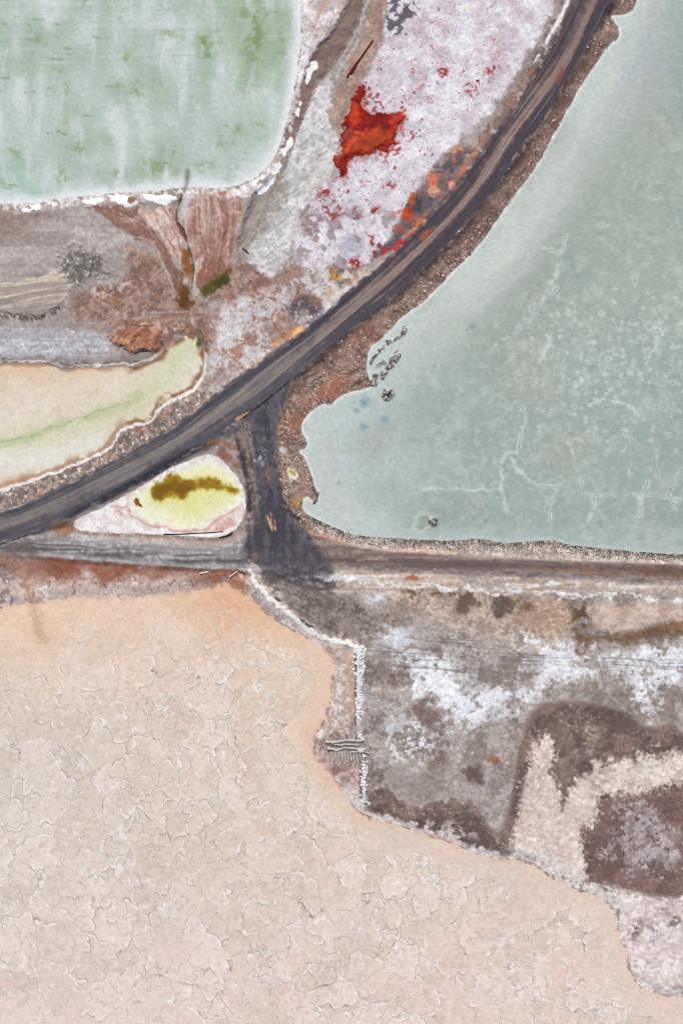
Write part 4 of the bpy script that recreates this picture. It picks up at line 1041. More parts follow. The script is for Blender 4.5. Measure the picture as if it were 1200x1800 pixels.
P((134, 66, 16), (blob(240, 881, 4, 6, -25, 0.5, 0.4) + blob(247, 888, 2, 4, -40, 0.5, 0.4)).clip(0, 1) * 0.95)
P((250, 248, 250), mPS * LM([(300, 942), (340, 941), (380, 940), (400, 933), (420, 925)], 3.2, soft=2.5, rg=0.4) * 0.8)
H = np.where(mPS > 0.5, 0.10 + 0.03 * n5 * (1 - mPo) - 0.1 * mPo, H)
iSalt = new('salt_margin', mPS, kind='structure', mat='land')
new('brine_pool', mPo * (dPool > -3), kind='structure', mat='water')
# rust slope above the pool
P((150, 104, 86), M([(352, 788), (380, 772), (408, 776), (416, 800), (424, 835), (412, 826), (390, 804), (372, 794)], 5, 1.4) * (1 - mPS) * 0.85 * ss(0.8 + 0.4 * n9))
P((124, 86, 70), step(dPoolS, -9, -3) * step(dPoolS, 0.5, -1.5) * 0.6 * ss(0.7 + 0.8 * n5) * step(Y, 925, 935))
P((146, 104, 82), M([(100, 918), (122, 914), (132, 922), (126, 936), (108, 940), (92, 934)], 6, 1.6) * 0.8)
P((180, 112, 78), blob(106, 928, 9, 5, 0, 1.0, 0.6) * 0.5)

# little pool by the link road, ochre puddle
m0 = M([(504, 822), (512, 822), (524, 830), (526, 836), (521, 842), (514, 843), (512, 848), (506, 845), (507, 834)], 2, 0.5)
P((232, 226, 216), m0)
m1 = M([(508, 825), (514, 826), (520, 831), (520, 837), (515, 837), (509, 831)], 2, 0.3)
P((188, 164, 70), m1)
H = H * (1 - m0) + 0.7 * m0
iPud = new('brine_puddle', m0, label='tiny yellow brine puddle with a white salt rim beside the link road', category='puddle', mat='water')
new('brine', m1, parent=iPud, mat='water')
m0 = M([(515, 880), (524, 876), (531, 880), (529, 890), (522, 895), (516, 890)], 2, 0.5)
P((176, 130, 78), m0)
H = H * (1 - m0) + 0.6 * m0
new('brine_puddle', m0, label='small ochre puddle in the stony bank below the tiny yellow one', category='puddle', mat='water')
P((56, 50, 50), LM([(502, 886), (508, 898), (520, 910), (536, 920)], 2.6, 1.4, soft=2.5, rg=0.8) * 0.85)
H -= 0.7 * LM([(502, 886), (508, 898), (520, 910), (536, 920)], 2.6, 1.4, soft=2.5, rg=0.8)
P((60, 54, 52), LM([(548, 920), (566, 930), (574, 934)], 1.6, 1.0, soft=2, rg=0.8) * 0.8)
P((226, 222, 222), M([(492, 790), (498, 786), (502, 788), (499, 796), (496, 800)], 3, 1) * 0.9)

# --- tan salt pan with its curled crust plates
mTn = ss((dTan + 1.1 * EN2 + 1.2 * n5) / 1.8 + 0.5)
gy_ = np.clip((Y - 1040) / 780, -0.1, 1.1)
gx_ = np.clip(X / 1200, -0.1, 1.1)
top = col((232, 202, 178))
midl = col((217, 204, 195))
midr = col((226, 202, 185))
bot = col((229, 206, 202))
a1 = ss((gy_ - 0.02) / 0.38)[..., None]
a2 = ss((gy_ - 0.45) / 0.5)[..., None]
row = midl * (1 - ss(gx_ / 0.6)[..., None]) + midr * ss(gx_ / 0.6)[..., None]
Cp = top * (1 - a1) + row * a1
Cp = Cp * (1 - a2 * (1 - 0.55 * gx_[..., None])) + bot * a2 * (1 - 0.55 * gx_[..., None])
P(Cp, mTn)
P((206, 200, 192), mTn * 0.3 * ss(0.6 * n120 - 0.1) * step(Y, 1200, 1330))
P((226, 204, 190), mTn * 0.4 * ss(0.6 * n120b - 0.2))
P((222, 168, 128), mTn * 0.7 * blob(405, 1062, 75, 40, 20, 1.2, 0.3))
P((226, 190, 158), mTn * 0.45 * step(dTan + 10 * n30, 55, 5) * step(X, 300, 380) * step(Y, 1480, 1380))
P((202, 166, 142), mTn * 0.45 * step(dTan + 2 * n9, 9, 0) * ss(0.6 + 0.6 * n16))
P((224, 206, 192), mTn * 0.5 * step(dTan + 8 * n30, 50, 12) * step(Y, 1540, 1600) * step(X, 900, 980))
P((196, 156, 122), mTn * LM([(58, 1050), (63, 1085), (76, 1120)], 5, 9, soft=9, rg=1.2) * 0.6)
P((226, 212, 200), mTn * blob(505, 1165, 50, 40, 0, 1.3, 0.2) * 0.35)

# plates: each a union of round lobes, lying over and under its neighbours like lily pads
wx = X + 5 * N(46, oct=3, seed=150) + 1.7 * N(10, oct=2, seed=151)
wy = Y + 5 * N(46, oct=3, seed=152) + 1.7 * N(10, oct=2, seed=153)
SPC = 11.5
ncx, ncy = int((X1 - X0) / SPC) + 14, int((Y1 - Y0) / SPC) + 14
rr = np.random.RandomState(77)
cxx = (np.arange(ncx)[None] - 6 + rr.rand(ncy, ncx) * 0.9 + 0.05) * SPC + X0
cyy = (np.arange(ncy)[:, None] - 6 + rr.rand(ncy, ncx) * 0.9 + 0.05) * SPC + Y0
crad = (SPC * rr.uniform(0.72, 1.3, (ncy, ncx))).astype(F32)
BIG = 37.0
nbx, nby = int((X1 - X0) / BIG) + 6, int((Y1 - Y0) / BIG) + 6
bx = ((np.arange(nbx)[None] - 2 + rr.rand(nby, nbx)) * BIG + X0).ravel()
by = ((np.arange(nby)[:, None] - 2 + rr.rand(nby, nbx)) * BIG + Y0).ravel()
keepp = 0.75 - 0.42 * np.exp(-((bx - 150) / 260) ** 2 - ((by - 1690) / 150) ** 2) - 0.38 * np.exp(-((bx - 200) / 240) ** 2 - ((by - 1180) / 110) ** 2) - 0.2 * np.exp(-((bx - 480) / 160) ** 2 - ((by - 1700) / 160) ** 2)
kk = rr.rand(len(bx)) < keepp
bx, by = bx[kk], by[kk]
bw = rr.rand(len(bx)) * 14
cell_big = np.zeros((ncy, ncx), np.int32)
best = np.full((ncy, ncx), 1e9)
for k in range(len(bx)):
    d = np.hypot(cxx - bx[k], cyy - by[k]) - bw[k]
    w = d < best
    best[w] = d[w]
    cell_big[w] = k
prio = rr.permutation(len(bx)).astype(np.int32)
tone = rr.randn(len(bx)).astype(F32)
cell_pr = prio[cell_big]
sub = np.where(mTn.max(1) > 0.01)[0]
r0 = sub.min()
WX, WY = wx[r0:], wy[r0:]
ci = np.clip(np.floor((WX - X0) / SPC).astype(np.int32) + 6, 2, ncx - 3)
cj = np.clip(np.floor((WY - Y0) / SPC).astype(np.int32) + 6, 2, ncy - 3)
NB = [(dj, di) for dj in (-2, -1, 0, 1, 2) for di in (-2, -1, 0, 1, 2)]
top_pr = np.full(WX.shape, -1, np.int32)
nearest = np.full(WX.shape, -1e9, F32)
near_pr = np.zeros(WX.shape, np.int32)
vals = []
for dj, di in NB:
    v = crad[cj + dj, ci + di] - np.hypot(WX - cxx[cj + dj, ci + di], WY - cyy[cj + dj, ci + di]).astype(F32)
    p = cell_pr[cj + dj, ci + di]
    top_pr = np.where((v > 0) & (p > top_pr), p, top_pr)
    w = v > nearest
    nearest = np.where(w, v, nearest)
    near_pr = np.where(w, p, near_pr)
top_pr = np.where(top_pr < 0, near_pr, top_pr)
e_in = np.full(WX.shape, -1e9, F32)
e_up = np.full(WX.shape, -1e9, F32)
for dj, di in NB:
    v = crad[cj + dj, ci + di] - np.hypot(WX - cxx[cj + dj, ci + di], WY - cyy[cj + dj, ci + di]).astype(F32)
    p = cell_pr[cj + dj, ci + di]
    e_in = np.where((p == top_pr) & (v > e_in), v, e_in)
    e_up = np.where((p > top_pr) & (v > e_up), v, e_up)
inv_pr = np.argsort(prio)
G1 = inv_pr[top_pr].astype(np.int32)
e_in = np.maximum(e_in, 0)
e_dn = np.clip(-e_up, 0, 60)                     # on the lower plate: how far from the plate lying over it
nz = lambda a: a[r0:]


def contour(n):
    gy_n, gx_n = np.gradient(n, ST)
    return np.abs(n) / (np.hypot(gx_n, gy_n) + 0.012)


hair = contour(nz(N(19, oct=3, seed=162)))
hair2 = contour(nz(N(9, oct=2, seed=163)))
zone = step(nz(dTan), 14, 55) * (0.35 + 0.65 * step(nz(Y) + 0.12 * nz(X), 1110, 1290))
act = zone * ss(0.85 + 0.6 * nz(n16) + 0.45 * nz(n60b))           # cracks come and go
act2 = zone * ss(0.7 * nz(n30b) + 0.5 * nz(n9) + 0.05)
act3 = zone * ss(0.6 * nz(n30) + 0.6 * nz(n12) - 0.15)
rimm = np.exp(-((e_in - 1.7) / 2.1) ** 2) * act
crack_shade = np.exp(-(e_dn / 1.3) ** 2) * act  # dark crack line with the overlying plate's shadow painted in
crack2 = np.exp(-(hair / 0.8) ** 2) * act2
crack3 = np.exp(-(hair2 / 0.7) ** 2) * act3
rim2_ = np.exp(-((hair - 2.2) / 1.0) ** 2) * act2
mt = nz(mTn)
Cs = C[r0:]


def Ps(c, m):
    Cs[...] += (col(c) - Cs) * (m * mt)[..., None]


Ps((236, 219, 213), 0.6 * np.clip(tone[G1], 0, 1.5) / 1.5 * zone)
Ps((210, 190, 177), 0.36 * np.clip(-tone[G1], 0, 1.5) / 1.5 * zone)
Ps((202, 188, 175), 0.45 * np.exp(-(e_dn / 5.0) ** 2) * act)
Ps((232, 224, 220), 0.36 * np.exp(-(e_in / 7.0) ** 2) * act * ss(0.6 + 0.8 * nz(n16)))
Ps((243, 236, 232), 0.78 * rimm * ss(0.55 + 0.8 * nz(n9)))
Ps((231, 222, 216), 0.45 * rim2_)
Ps((140, 123, 115), 0.58 * crack_shade * ss(0.7 + 0.8 * nz(n9)))
Ps((160, 144, 132), 0.5 * crack2)
Ps((160, 146, 132), 0.5 * crack3)
Ps((128, 92, 82), 0.6 * np.exp(-(e_dn / 2.2) ** 2) * act * ss(0.9 * nz(n12) - 1.35 + 0.6 * nz(n5)))
Ps((238, 236, 237), 0.6 * zone * ss(1.0 * nz(n9) + 0.6 * nz(n30) - 2.0) * np.exp(-(e_in / 9.0) ** 2))
Ps((190, 182, 170), 0.3 * zone * ss(1.0 * nz(N(6, oct=2, seed=160)) - 0.9 + 0.5 * nz(n60)))
Ps((224, 212, 202), 0.3 * zone * ss(1.0 * nz(N(6, oct=2, seed=161)) - 0.6))
Hs = H[r0:]
plate_h = zone * (0.05 * (top_pr / len(bx)) + 0.030 * rimm - 0.02 * crack_shade + 0.012 * rim2_ - 0.015 * crack2 - 0.01 * crack3 + 0.004 * nz(n5))
Hs[...] = np.where(mt > 0.5, plate_h + 0.004 * nz(n3), Hs)
iTan = new('tan_salt_pan', mTn, kind='structure', mat='crust')
# each plate that shows becomes a part of the pan
ok = (mt > 0.5) & (nz(dTan) > 22) & (LAB[r0:] == iTan)
cnt = np.bincount(G1[ok], minlength=len(bx))
vis = (nz(X) > -4) & (nz(X) < 1204) & (nz(Y) < 1804)
cntv = np.bincount(G1[ok & vis], minlength=len(bx))
order = [k for k in np.argsort(-cntv) if cntv[k] > 20]
remap = np.full(len(bx), -1, np.int32)
for k in order[:300]:
    remap[k] = new('crust_plate', None, parent=iTan, mat='crust')
Lsub = LAB[r0:]
w = ok & (remap[G1] >= 0)
Lsub[w] = remap[G1][w]
rest = ok & (remap[G1] < 0)
if rest.any():
    k = new('crust_plate_field', None, parent=iTan, mat='crust', kind='stuff')
    Lsub[rest] = k

# shore of the tan pan: pink rind, white rim, dark joint
zr = step(dTan + 3 * n9 + 2 * n5, -15, -9) * step(dTan, 0.5, -1.5) * step(X, 440, 460)
P(mixc((202, 180, 174), (226, 216, 214), ss(0.5 + 0.5 * n9 + 0.4 * n3)), zr * 0.85 * ss(0.85 + 0.5 * n9))
dTj = dTan + 1.1 * EN2 + 1.2 * n5
P((166, 122, 104), step(dTj, -2.6, -1.0) * step(dTj, 2.2, 0.3) * 0.6 * step(X, 380, 420) * ss(0.6 + 0.5 * n16))
P((234, 228, 228), step(dTan + EN, -9, -4) * step(dTan, 0, -2) * step(Y, 1300, 1340) * 0.65 * ss(0.5 + 0.8 * n5))
WEDGE = [(560, 1126), (600, 1128), (626, 1145), (627, 1200), (626, 1290), (600, 1300), (570, 1290), (583, 1255), (585, 1205), (596, 1172)]
mW = M(WEDGE, 4, 1)
P(mixc((186, 164, 156), (214, 200, 194), ss(0.5 + 0.4 * n9 + 0.4 * grain)), mW * 0.9)
P((196, 158, 132), mW * 0.6 * M([(604, 1140), (624, 1150), (625, 1280), (612, 1290), (612, 1180)], 8, 1))
WED2 = [(556, 1296), (600, 1300), (640, 1335), (638, 1400), (620, 1400), (590, 1365), (566, 1335)]
mW2 = M(WED2, 4, 1)
P(mixc((160, 128, 120), (196, 172, 166), ss(0.5 + 0.5 * n9 + 0.3 * grain)), mW2 * 0.9)
P((222, 212, 210), M([(600, 1370), (625, 1375), (638, 1400), (640, 1430), (618, 1415)], 8, 1.6) * 0.8)
P((134, 104, 98), M([(575, 1290), (600, 1276), (624, 1262), (626, 1296), (600, 1300), (575, 1305)], 6, 1.4) * 0.8 * ss(0.7 + 0.5 * n5))
RIMW = [(440, 1006), (452, 1030), (476, 1053), (510, 1080), (540, 1106), (566, 1122), (600, 1127), (624, 1136)]
d, _ = dl(RIMW, 4.2, 4.2, 2, 0.8, 12)
mRw = ss((d + 1.1 * n5 + 0.8 * n9) / 2.4 + 0.5)
P((216, 200, 196), ss((d + 12 + 2 * EN) / 7) * 0.75 * step(LM(RIMW, 1, soft=1), -1, -0.5) * (1 - zMud))
P((60, 52, 52), LM([(a + 5, b - 4) for a, b in RIMW[1:]], 2.2, 2.0, soft=2.6, rg=0.9) * 0.75 * ss(0.5 + 0.7 * n12))
P((242, 238, 235), mRw * 0.95)
H += 0.25 * mRw
new('salt_bank', mRw, label='crooked white salt bank edging the tan pan below the road junction', category='salt bank', mat='land')

P(mixc((220, 202, 198), (236, 228, 228), ss(0.5 + 0.5 * n5)), step(dTan + 4 * n9 + 3 * n5, -13, -7) * step(dTj, -1.5, -3) * step(X, 660, 700) * 0.75 * ss(0.8 + 0.5 * n12))
# the straight white berm: dark mud base with lumps of salt on it
BERM = [(632, 1140), (630, 1165), (632, 1200), (630, 1240), (629, 1270), (631, 1296)]
BERM2 = [(640, 1330), (639, 1360), (640, 1385), (641, 1410)]
d1, s1 = dl(BERM, 8.5, 3.6, 1)
d2, s2 = dl(BERM2, 5, 4.5, 1)
mB = ss((d1 + 0.8 * EN) / 2 + 0.5)
mB2 = ss((d2 + 0.8 * EN) / 2 + 0.5)
P((216, 213, 214), np.maximum(mB, mB2) * 0.9)
P((70, 62, 60), np.maximum(mB, mB2) * 0.8 * ss(1.1 * n3 - 1.2))
P((240, 240, 243), np.maximum(mB, mB2) * 0.8 * ss(0.9 * n5 + 0.1))
P((62, 54, 52), LM([(624, 1150), (625, 1200), (624, 1250), (625, 1296)], 1.5, 1.5, soft=1.6, rg=0.4) * 0.8)
P((62, 54, 52), LM([(634, 1332), (633, 1370), (635, 1400)], 1.3, 1.5, soft=1.6, rg=0.4) * 0.7)
H += 0.8 * np.maximum(ss(d1 / 8), ss(d2 / 5))
iBerm = new('salt_berm', mB, label='straight white salt berm with dark gaps dividing pan and mud ground', category='berm', mat='land')
iBerm2 = new('salt_berm', mB2, label='thinner speckled white berm continuing south of the ribbed salt', category='berm', mat='land')

# ribbed salt between the berms
RIBS = [([(574, 1303), (590, 1304), (605, 1300), (625, 1302), (638, 1300)], 1.7), ([(577, 1315), (592, 1318), (606, 1313), (625, 1316), (642, 1316)], 1.8), ([(582, 1308), (598, 1309), (610, 1307), (630, 1309)], 0.9), ([(618, 1321), (634, 1320), (648, 1323)], 1.3)]
for k in range(11):
    x0 = 583 + k * 5.4
    RIBS.append(([(x0, 1321), (x0 + 2, 1330), (x0 + 3, 1337 + 4 * (k % 3))], 1.0))
for (x0, y0, x1, y1) in [(602, 1286, 607, 1298), (612, 1278, 614, 1297), (625, 1290, 622, 1298), (588, 1292, 592, 1298), (640, 1296, 648, 1318)]:
    RIBS.append(([(x0, y0), ((x0 + x1) / 2, (y0 + y1) / 2), (x1, y1)], 0.9))
P((150, 138, 134), M([(572, 1298), (640, 1294), (648, 1322), (640, 1340), (590, 1342), (576, 1322)], 6, 1) * 0.75)
iRib = new('ribbed_salt', M([(572, 1298), (640, 1294), (648, 1322), (640, 1340), (590, 1342), (576, 1322)], 4, 1), label='patch of grey salt combed into long and short ribs between the two white berms', category='salt patch', mat='land')
for k, (pts, r) in enumerate(RIBS):
    d, _ = dl(pts, r, r * 0.8, 2, 0.5, 400 + k)
    m = ss((d + 0.3 * n5) / 1.8 + 0.5)
    P((218, 214, 210), m * 0.85)
    P((74, 66, 66), LM([(a + (0 if k < 4 else 2.2), b + (3.4 if k < 4 else 0)) for a, b in pts], 1.1, soft=1.5, rg=0.2, jit=0.4, seed=400 + k) * (0.75 if k < 4 else 0.5))  # shadow side of each rib, painted as a dark line
    H += 0.5 * m
    new('rib', ss((d + 0.4) / 1.2 + 0.5), parent=iRib, mat='land')

# white salt slabs stranded along the green pond and the channel
SLABS = [([(548, 108), (558, 110), (553, 122), (548, 128), (544, 140), (540, 150), (538, 138), (542, 122)], 'ragged white salt slab at the head of the brown channel'),
         ([(524, 182), (532, 178), (531, 185), (526, 188)], 'small white salt slab in the brown channel, upper of two'), ([(522, 192), (527, 191), (525, 202), (521, 202)], 'small white salt slab in the brown channel, lower of two'),
         ([(497, 272), (506, 248), (512, 241), (512, 252), (505, 266), (498, 276)], 'slim white salt slab halfway down the brown channel'),
         ([(452, 338), (458, 328), (468, 322), (482, 296), (490, 284), (492, 294), (486, 312), (474, 328), (460, 340)], 'largest long white salt slab at the corner of the green pond'),
         ([(190, 344), (215, 345), (232, 350), (246, 358), (226, 362), (206, 357), (194, 350)], 'broad white salt slab on the south shore of the green pond'),
         ([(256, 348), (266, 356), (290, 358), (312, 353), (314, 346), (290, 343), (262, 342)], 'white salt slab beside the mouth of the narrow stream'),
         ([(147, 356), (180, 348), (182, 354), (168, 358), (150, 358)], 'thin white salt slab west of the broad one on the green pond shore'), ([(40, 369), (58, 366), (74, 360), (70, 366), (56, 372), (44, 373)], 'small white salt slab on the green pond shore near the western edge')]
for poly, lab in SLABS:
    d = sd(poly) + 1.8
    m = ss((d + 1.0 * EN2) / 1.6 + 0.5)
    P((246, 245, 247), m * 0.98)
    H = H + m * (0.12 + 0.02 * n9)
    new('salt_slab', m, label=lab, category='salt slab', mat='land', group='white salt slabs round the green pond')
for (x0, y0, r) in [(225, 352, 12), (228, 368, 17)]:
    for q in range(3):
        P((214, 200, 192), np.exp(-((np.hypot(X - x0, Y - y0) - r - q * 3.4 - 1.5 * n9) / 1.0) ** 2) * step(Y, 356, 364) * step(np.abs(X - x0 - 3), 24, 12) * 0.6)
P((130, 90, 78), blob(234, 352, 7, 6, 0, 0.4, 0.5) * 0.9)

# ------------------------------------------------------------------ general grain on land
landm = ((LAB == 0)).astype(F32)
lm = ss(landm * 1.0)
C *= (1 + 0.055 * grain * lm + 0.010 * n5 * lm)[..., None]
C *= (1 + 0.012 * n2 + 0.012 * n3)[..., None]
C = np.clip(C, 0.02, 0.97)


def s2l(c):
    return np.where(c <= 0.04045, c / 12.92, ((c + 0.055) / 1.055) ** 2.4)


ALBEDO = (s2l(C) * ALB).astype(F32)

# ================================================================== MATERIALS


def nd(nt, t, **kw):
    n = nt.nodes.new(t)
    for k, v in kw.items():
        setattr(n, k, v)
    return n


def deposit_mat(name, rough, spec, bump, bscale, speck_amt, rough2=None):
    m = bpy.data.materials.new(name)
    m.use_nodes = True
    nt = m.node_tree
    b = nt.nodes['Principled BSDF']
    at = nd(nt, 'ShaderNodeAttribute', attribute_name='deposit')
    geo = nd(nt, 'ShaderNodeNewGeometry')
    no = nd(nt, 'ShaderNodeTexNoise')
    no.inputs['Scale'].default_value = 2.2
    no.inputs['Detail'].default_value = 5
    no.inputs['Roughness'].default_value = 0.65
    nt.links.new(geo.outputs['Position'], no.inputs['Vector'])
    mr = nd(nt, 'ShaderNodeMapRange')
    mr.inputs[1].default_value = 0.3
    mr.inputs[2].default_value = 0.7
    mr.inputs[3].default_value = 1 - speck_amt
    mr.inputs[4].default_value = 1 + speck_amt
    nt.links.new(no.outputs[0], mr.inputs[0])
    mul = nd(nt, 'ShaderNodeVectorMath', operation='SCALE')
    nt.links.new(at.outputs['Color'], mul.inputs[0])
    nt.links.new(mr.outputs[0], mul.inputs['Scale'])
    nt.links.new(mul.outputs[0], b.inputs['Base Color'])
    b.inputs['Roughness'].default_value = rough
    b.inputs['Specular IOR Level'].default_value = spec
    n2_ = nd(nt, 'ShaderNodeTexNoise')
    n2_.inputs['Scale'].default_value = bscale
    n2_.inputs['Detail'].default_value = 4
    nt.links.new(geo.outputs['Position'], n2_.inputs['Vector'])
    bp = nd(nt, 'ShaderNodeBump')
    bp.inputs['Strength'].default_value = bump
    bp.inputs['Distance'].default_value = 0.2
    nt.links.new(n2_.outputs[0], bp.inputs['Height'])
    nt.links.new(bp.outputs[0], b.inputs['Normal'])
    return m


MATS = dict(land=deposit_mat('salt_earth', 0.92, 0.15, 0.15, 1.7, 0.045), road=deposit_mat('packed_gravel', 0.9, 0.15, 0.25, 2.2, 0.08),
            water=deposit_mat('brine', 0.5, 0.2, 0.04, 0.9, 0.025), wet=deposit_mat('wet_mud', 0.55, 0.3, 0.2, 1.4, 0.07), crust=deposit_mat('salt_crust', 0.8, 0.2, 0.25, 1.5, 0.04))


def plain_mat(name, c, rough=0.85, vary=0.15, metal=0.0):
    m = bpy.data.materials.new(name)
    m.use_nodes = True
    nt = m.node_tree
    b = nt.nodes['Principled BSDF']
    oi = nd(nt, 'ShaderNodeObjectInfo')
    geo = nd(nt, 'ShaderNodeNewGeometry')
    no = nd(nt, 'ShaderNodeTexNoise')
    no.inputs['Scale'].default_value = 3.5
    no.inputs['Detail'].default_value = 4
    nt.links.new(geo.outputs['Position'], no.inputs['Vector'])
    ad = nd(nt, 'ShaderNodeMath', operation='ADD')
    nt.links.new(no.outputs[0], ad.inputs[0])
    nt.links.new(oi.outputs['Random'], ad.inputs[1])
    mr = nd(nt, 'ShaderNodeMapRange')
    mr.inputs[1].default_value = 0.3
    mr.inputs[2].default_value = 1.7
    mr.inputs[3].default_value = 1 - vary
    mr.inputs[4].default_value = 1 + vary
    nt.links.new(ad.outputs[0], mr.inputs[0])
    mul = nd(nt, 'ShaderNodeVectorMath', operation='SCALE')
    mul.inputs[0].default_value = tuple(s2l(col(c)) * ALB)
    nt.links.new(mr.outputs[0], mul.inputs['Scale'])
    nt.links.new(mul.outputs[0], b.inputs['Base Color'])
    b.inputs['Roughness'].default_value = rough
    b.inputs['Specular IOR Level'].default_value = 0.2
    b.inputs['Metallic'].default_value = metal
    return m


# ================================================================== THE SHEET, cut into its pieces
WXm = ((X - 600) * PXM).astype(F32)
WYm = ((900 - Y) * PXM).astype(F32)
gyv, gxv = np.gradient(H, ST * PXM)
nrm = np.stack([-gxv, gyv, np.ones_like(H)], -1)
nrm /= np.linalg.norm(nrm, axis=-1, keepdims=True)
POS = np.stack([WXm, WYm, H], -1).reshape(-1, 3).astype(F32)
NRM = nrm.reshape(-1, 3).astype(F32)
COLV = np.concatenate([ALBEDO.reshape(-1, 3), np.ones((NY * NX, 1), F32)], 1)
idx = np.arange(NY * NX).reshape(NY, NX)
quads = np.stack([idx[:-1, :-1], idx[1:, :-1], idx[1:, 1:], idx[:-1, 1:]], -1).reshape(-1, 4)
flab = LAB[:-1, :-1].reshape(-1)
order_f = np.argsort(flab, kind='stable')
fs = flab[order_f]
ustart = np.searchsorted(fs, np.arange(len(LABELS)))
uend = np.searchsorted(fs, np.arange(len(LABELS)), side='right')


def mesh_from(name, pos, q, colv, nr):
    me = bpy.data.meshes.new(name)
    nv, nf = len(pos), len(q)
    k = q.shape[1]
    me.vertices.add(nv)
    me.vertices.foreach_set('co', np.ascontiguousarray(pos, F32).ravel())
    me.loops.add(nf * k)
    me.loops.foreach_set('vertex_index', np.ascontiguousarray(q, np.int32).ravel())
    me.polygons.add(nf)
    me.polygons.foreach_set('loop_start', np.arange(0, nf * k, k, dtype=np.int32))
    me.polygons.foreach_set('use_smooth', np.ones(nf, bool))
    me.update(calc_edges=True)
    if colv is not None:
        a = me.attributes.new('deposit', 'FLOAT_COLOR', 'POINT')
        a.data.foreach_set('color', np.ascontiguousarray(colv, F32).ravel())
    if nr is not None:
        me.normals_split_custom_set_from_vertices(nr)
    return me


OBJ = {}


def props(o, label=None, category=None, kind=None, group=None):
    if label:
        o['label'] = label
    if category:
        o['category'] = category
    if kind:
        o['kind'] = kind
    if group:
        o['group'] = group


for i, L in enumerate(LABELS):
    f = order_f[ustart[i]:uend[i]]
    if len(f) < 2:
        continue
    q = quads[f]
    u, inv = np.unique(q, return_inverse=True)
    me = mesh_from(L['name'], POS[u], inv.reshape(-1, 4), COLV[u], NRM[u])
    me.materials.append(MATS[L['mat']])
    o = bpy.data.objects.new(L['name'], me)
    COL.objects.link(o)
    props(o, L.get('label'), L.get('category'), L.get('kind'), L.get('group'))
    if 'parent' in L and L['parent'] in OBJ:
        o.parent = OBJ[L['parent']]
    OBJ[i] = o


def ground_z(px, py):
    j = int(np.clip((px - X0) / ST, 0, NX - 1))
    i = int(np.clip((py - Y0) / ST, 0, NY - 1))
    return float(H[i, j])


def W(px, py, dz=0.0):
    return ((px - 600) * PXM, (900 - py) * PXM, ground_z(px, py) + dz)


# ---- the country beyond the survey, one coarse sheet out to the horizon with the survey cut out of it
ax = np.concatenate([-np.geomspace(26000, 8, 60) + X0, np.linspace(X0, xs[-1], 120), np.geomspace(8, 26000, 60) + xs[-1]])
ay = np.concatenate([-np.geomspace(26000, 8, 60) + Y0, np.linspace(Y0, ys[-1], 170), np.geomspace(8, 26000, 60) + ys[-1]])
AX, AY = np.meshgrid(ax, ay)
def mirror(v, n):
    v = np.abs(v).astype(int) % (2 * n - 2)
    return np.where(v >= n, 2 * n - 2 - v, v)


jx_ = mirror((AX - X0) / ST, NX)
iy_ = mirror((AY - Y0) / ST, NY)
away = np.hypot(np.maximum(0, np.maximum(X0 - AX, AX - xs[-1])), np.maximum(0, np.maximum(Y0 - AY, AY - ys[-1])))
zz = H[iy_, jx_] * np.exp(-away / 60)
cc = ALBEDO[iy_, jx_]
far = s2l(np.array([0.66, 0.60, 0.56])) * ALB
nzf = 0.5 + 0.25 * VN(AX / 400.0, AY / 400.0, 170) + 0.15 * VN(AX / 130.0, AY / 130.0, 171)
far = far[None, None] * (0.75 + 0.5 * nzf[..., None])
t = ss(away / 900.0)[..., None]
cc = cc * (1 - t) + far * t
aidx = np.arange(AX.size).reshape(AX.shape)
aq = np.stack([aidx[:-1, :-1], aidx[1:, :-1], aidx[1:, 1:], aidx[:-1, 1:]], -1).reshape(-1, 4)
cx_ = (AX[:-1, :-1] + AX[1:, 1:]) / 2
cy_ = (AY[:-1, :-1] + AY[1:, 1:]) / 2
outside = ((cx_ < X0) | (cx_ > xs[-1]) | (cy_ < Y0) | (cy_ > ys[-1])).ravel()
aq = aq[outside]
u, inv = np.unique(aq, return_inverse=True)
pos = np.stack([(AX - 600) * PXM, (900 - AY) * PXM, zz], -1).reshape(-1, 3)[u]
cv = np.concatenate([cc.reshape(-1, 3), np.ones((AX.size, 1))], 1)[u]
me = mesh_from('plain', pos, inv.reshape(-1, 4), cv, None)
me.materials.append(MATS['land'])
o = bpy.data.objects.new('plain', me)
COL.objects.link(o)
props(o, kind='structure')

# ================================================================== STONES AND LUMPS


def ico(sub):
    bm = bmesh.new()
    bmesh.ops.create_icosphere(bm, subdivisions=sub, radius=1.0)
    v = np.array([p.co[:] for p in bm.verts], F32)
    f = np.array([[q.index for q in p.verts] for p in bm.faces], np.int32)
    bm.free()
    return v, f


def rock_mesh(name, seed, sub=2, squash=0.65, rough=0.22):
    v, f = ico(sub)
    r = np.random.RandomState(seed)
    s = np.ones(len(v))
    for k in range(9):
        n = r.randn(3)
        n /= np.linalg.norm(n)
        h = v @ n
        c = r.uniform(0.45, 0.85)
        s *= np.where(h > c, c / np.maximum(h, 1e-3), 1.0) ** 0.9     # shear facets off
    v = v * s[:, None] * (1 + rough * 0.5 * r.randn(len(v), 1))
    v = v * np.array([r.uniform(0.8, 1.25), r.uniform(0.7, 1.1), squash])
    me = mesh_from(name, v, f, None, None)
    me.polygons.foreach_set('use_smooth', np.zeros(len(f), bool))
    return me


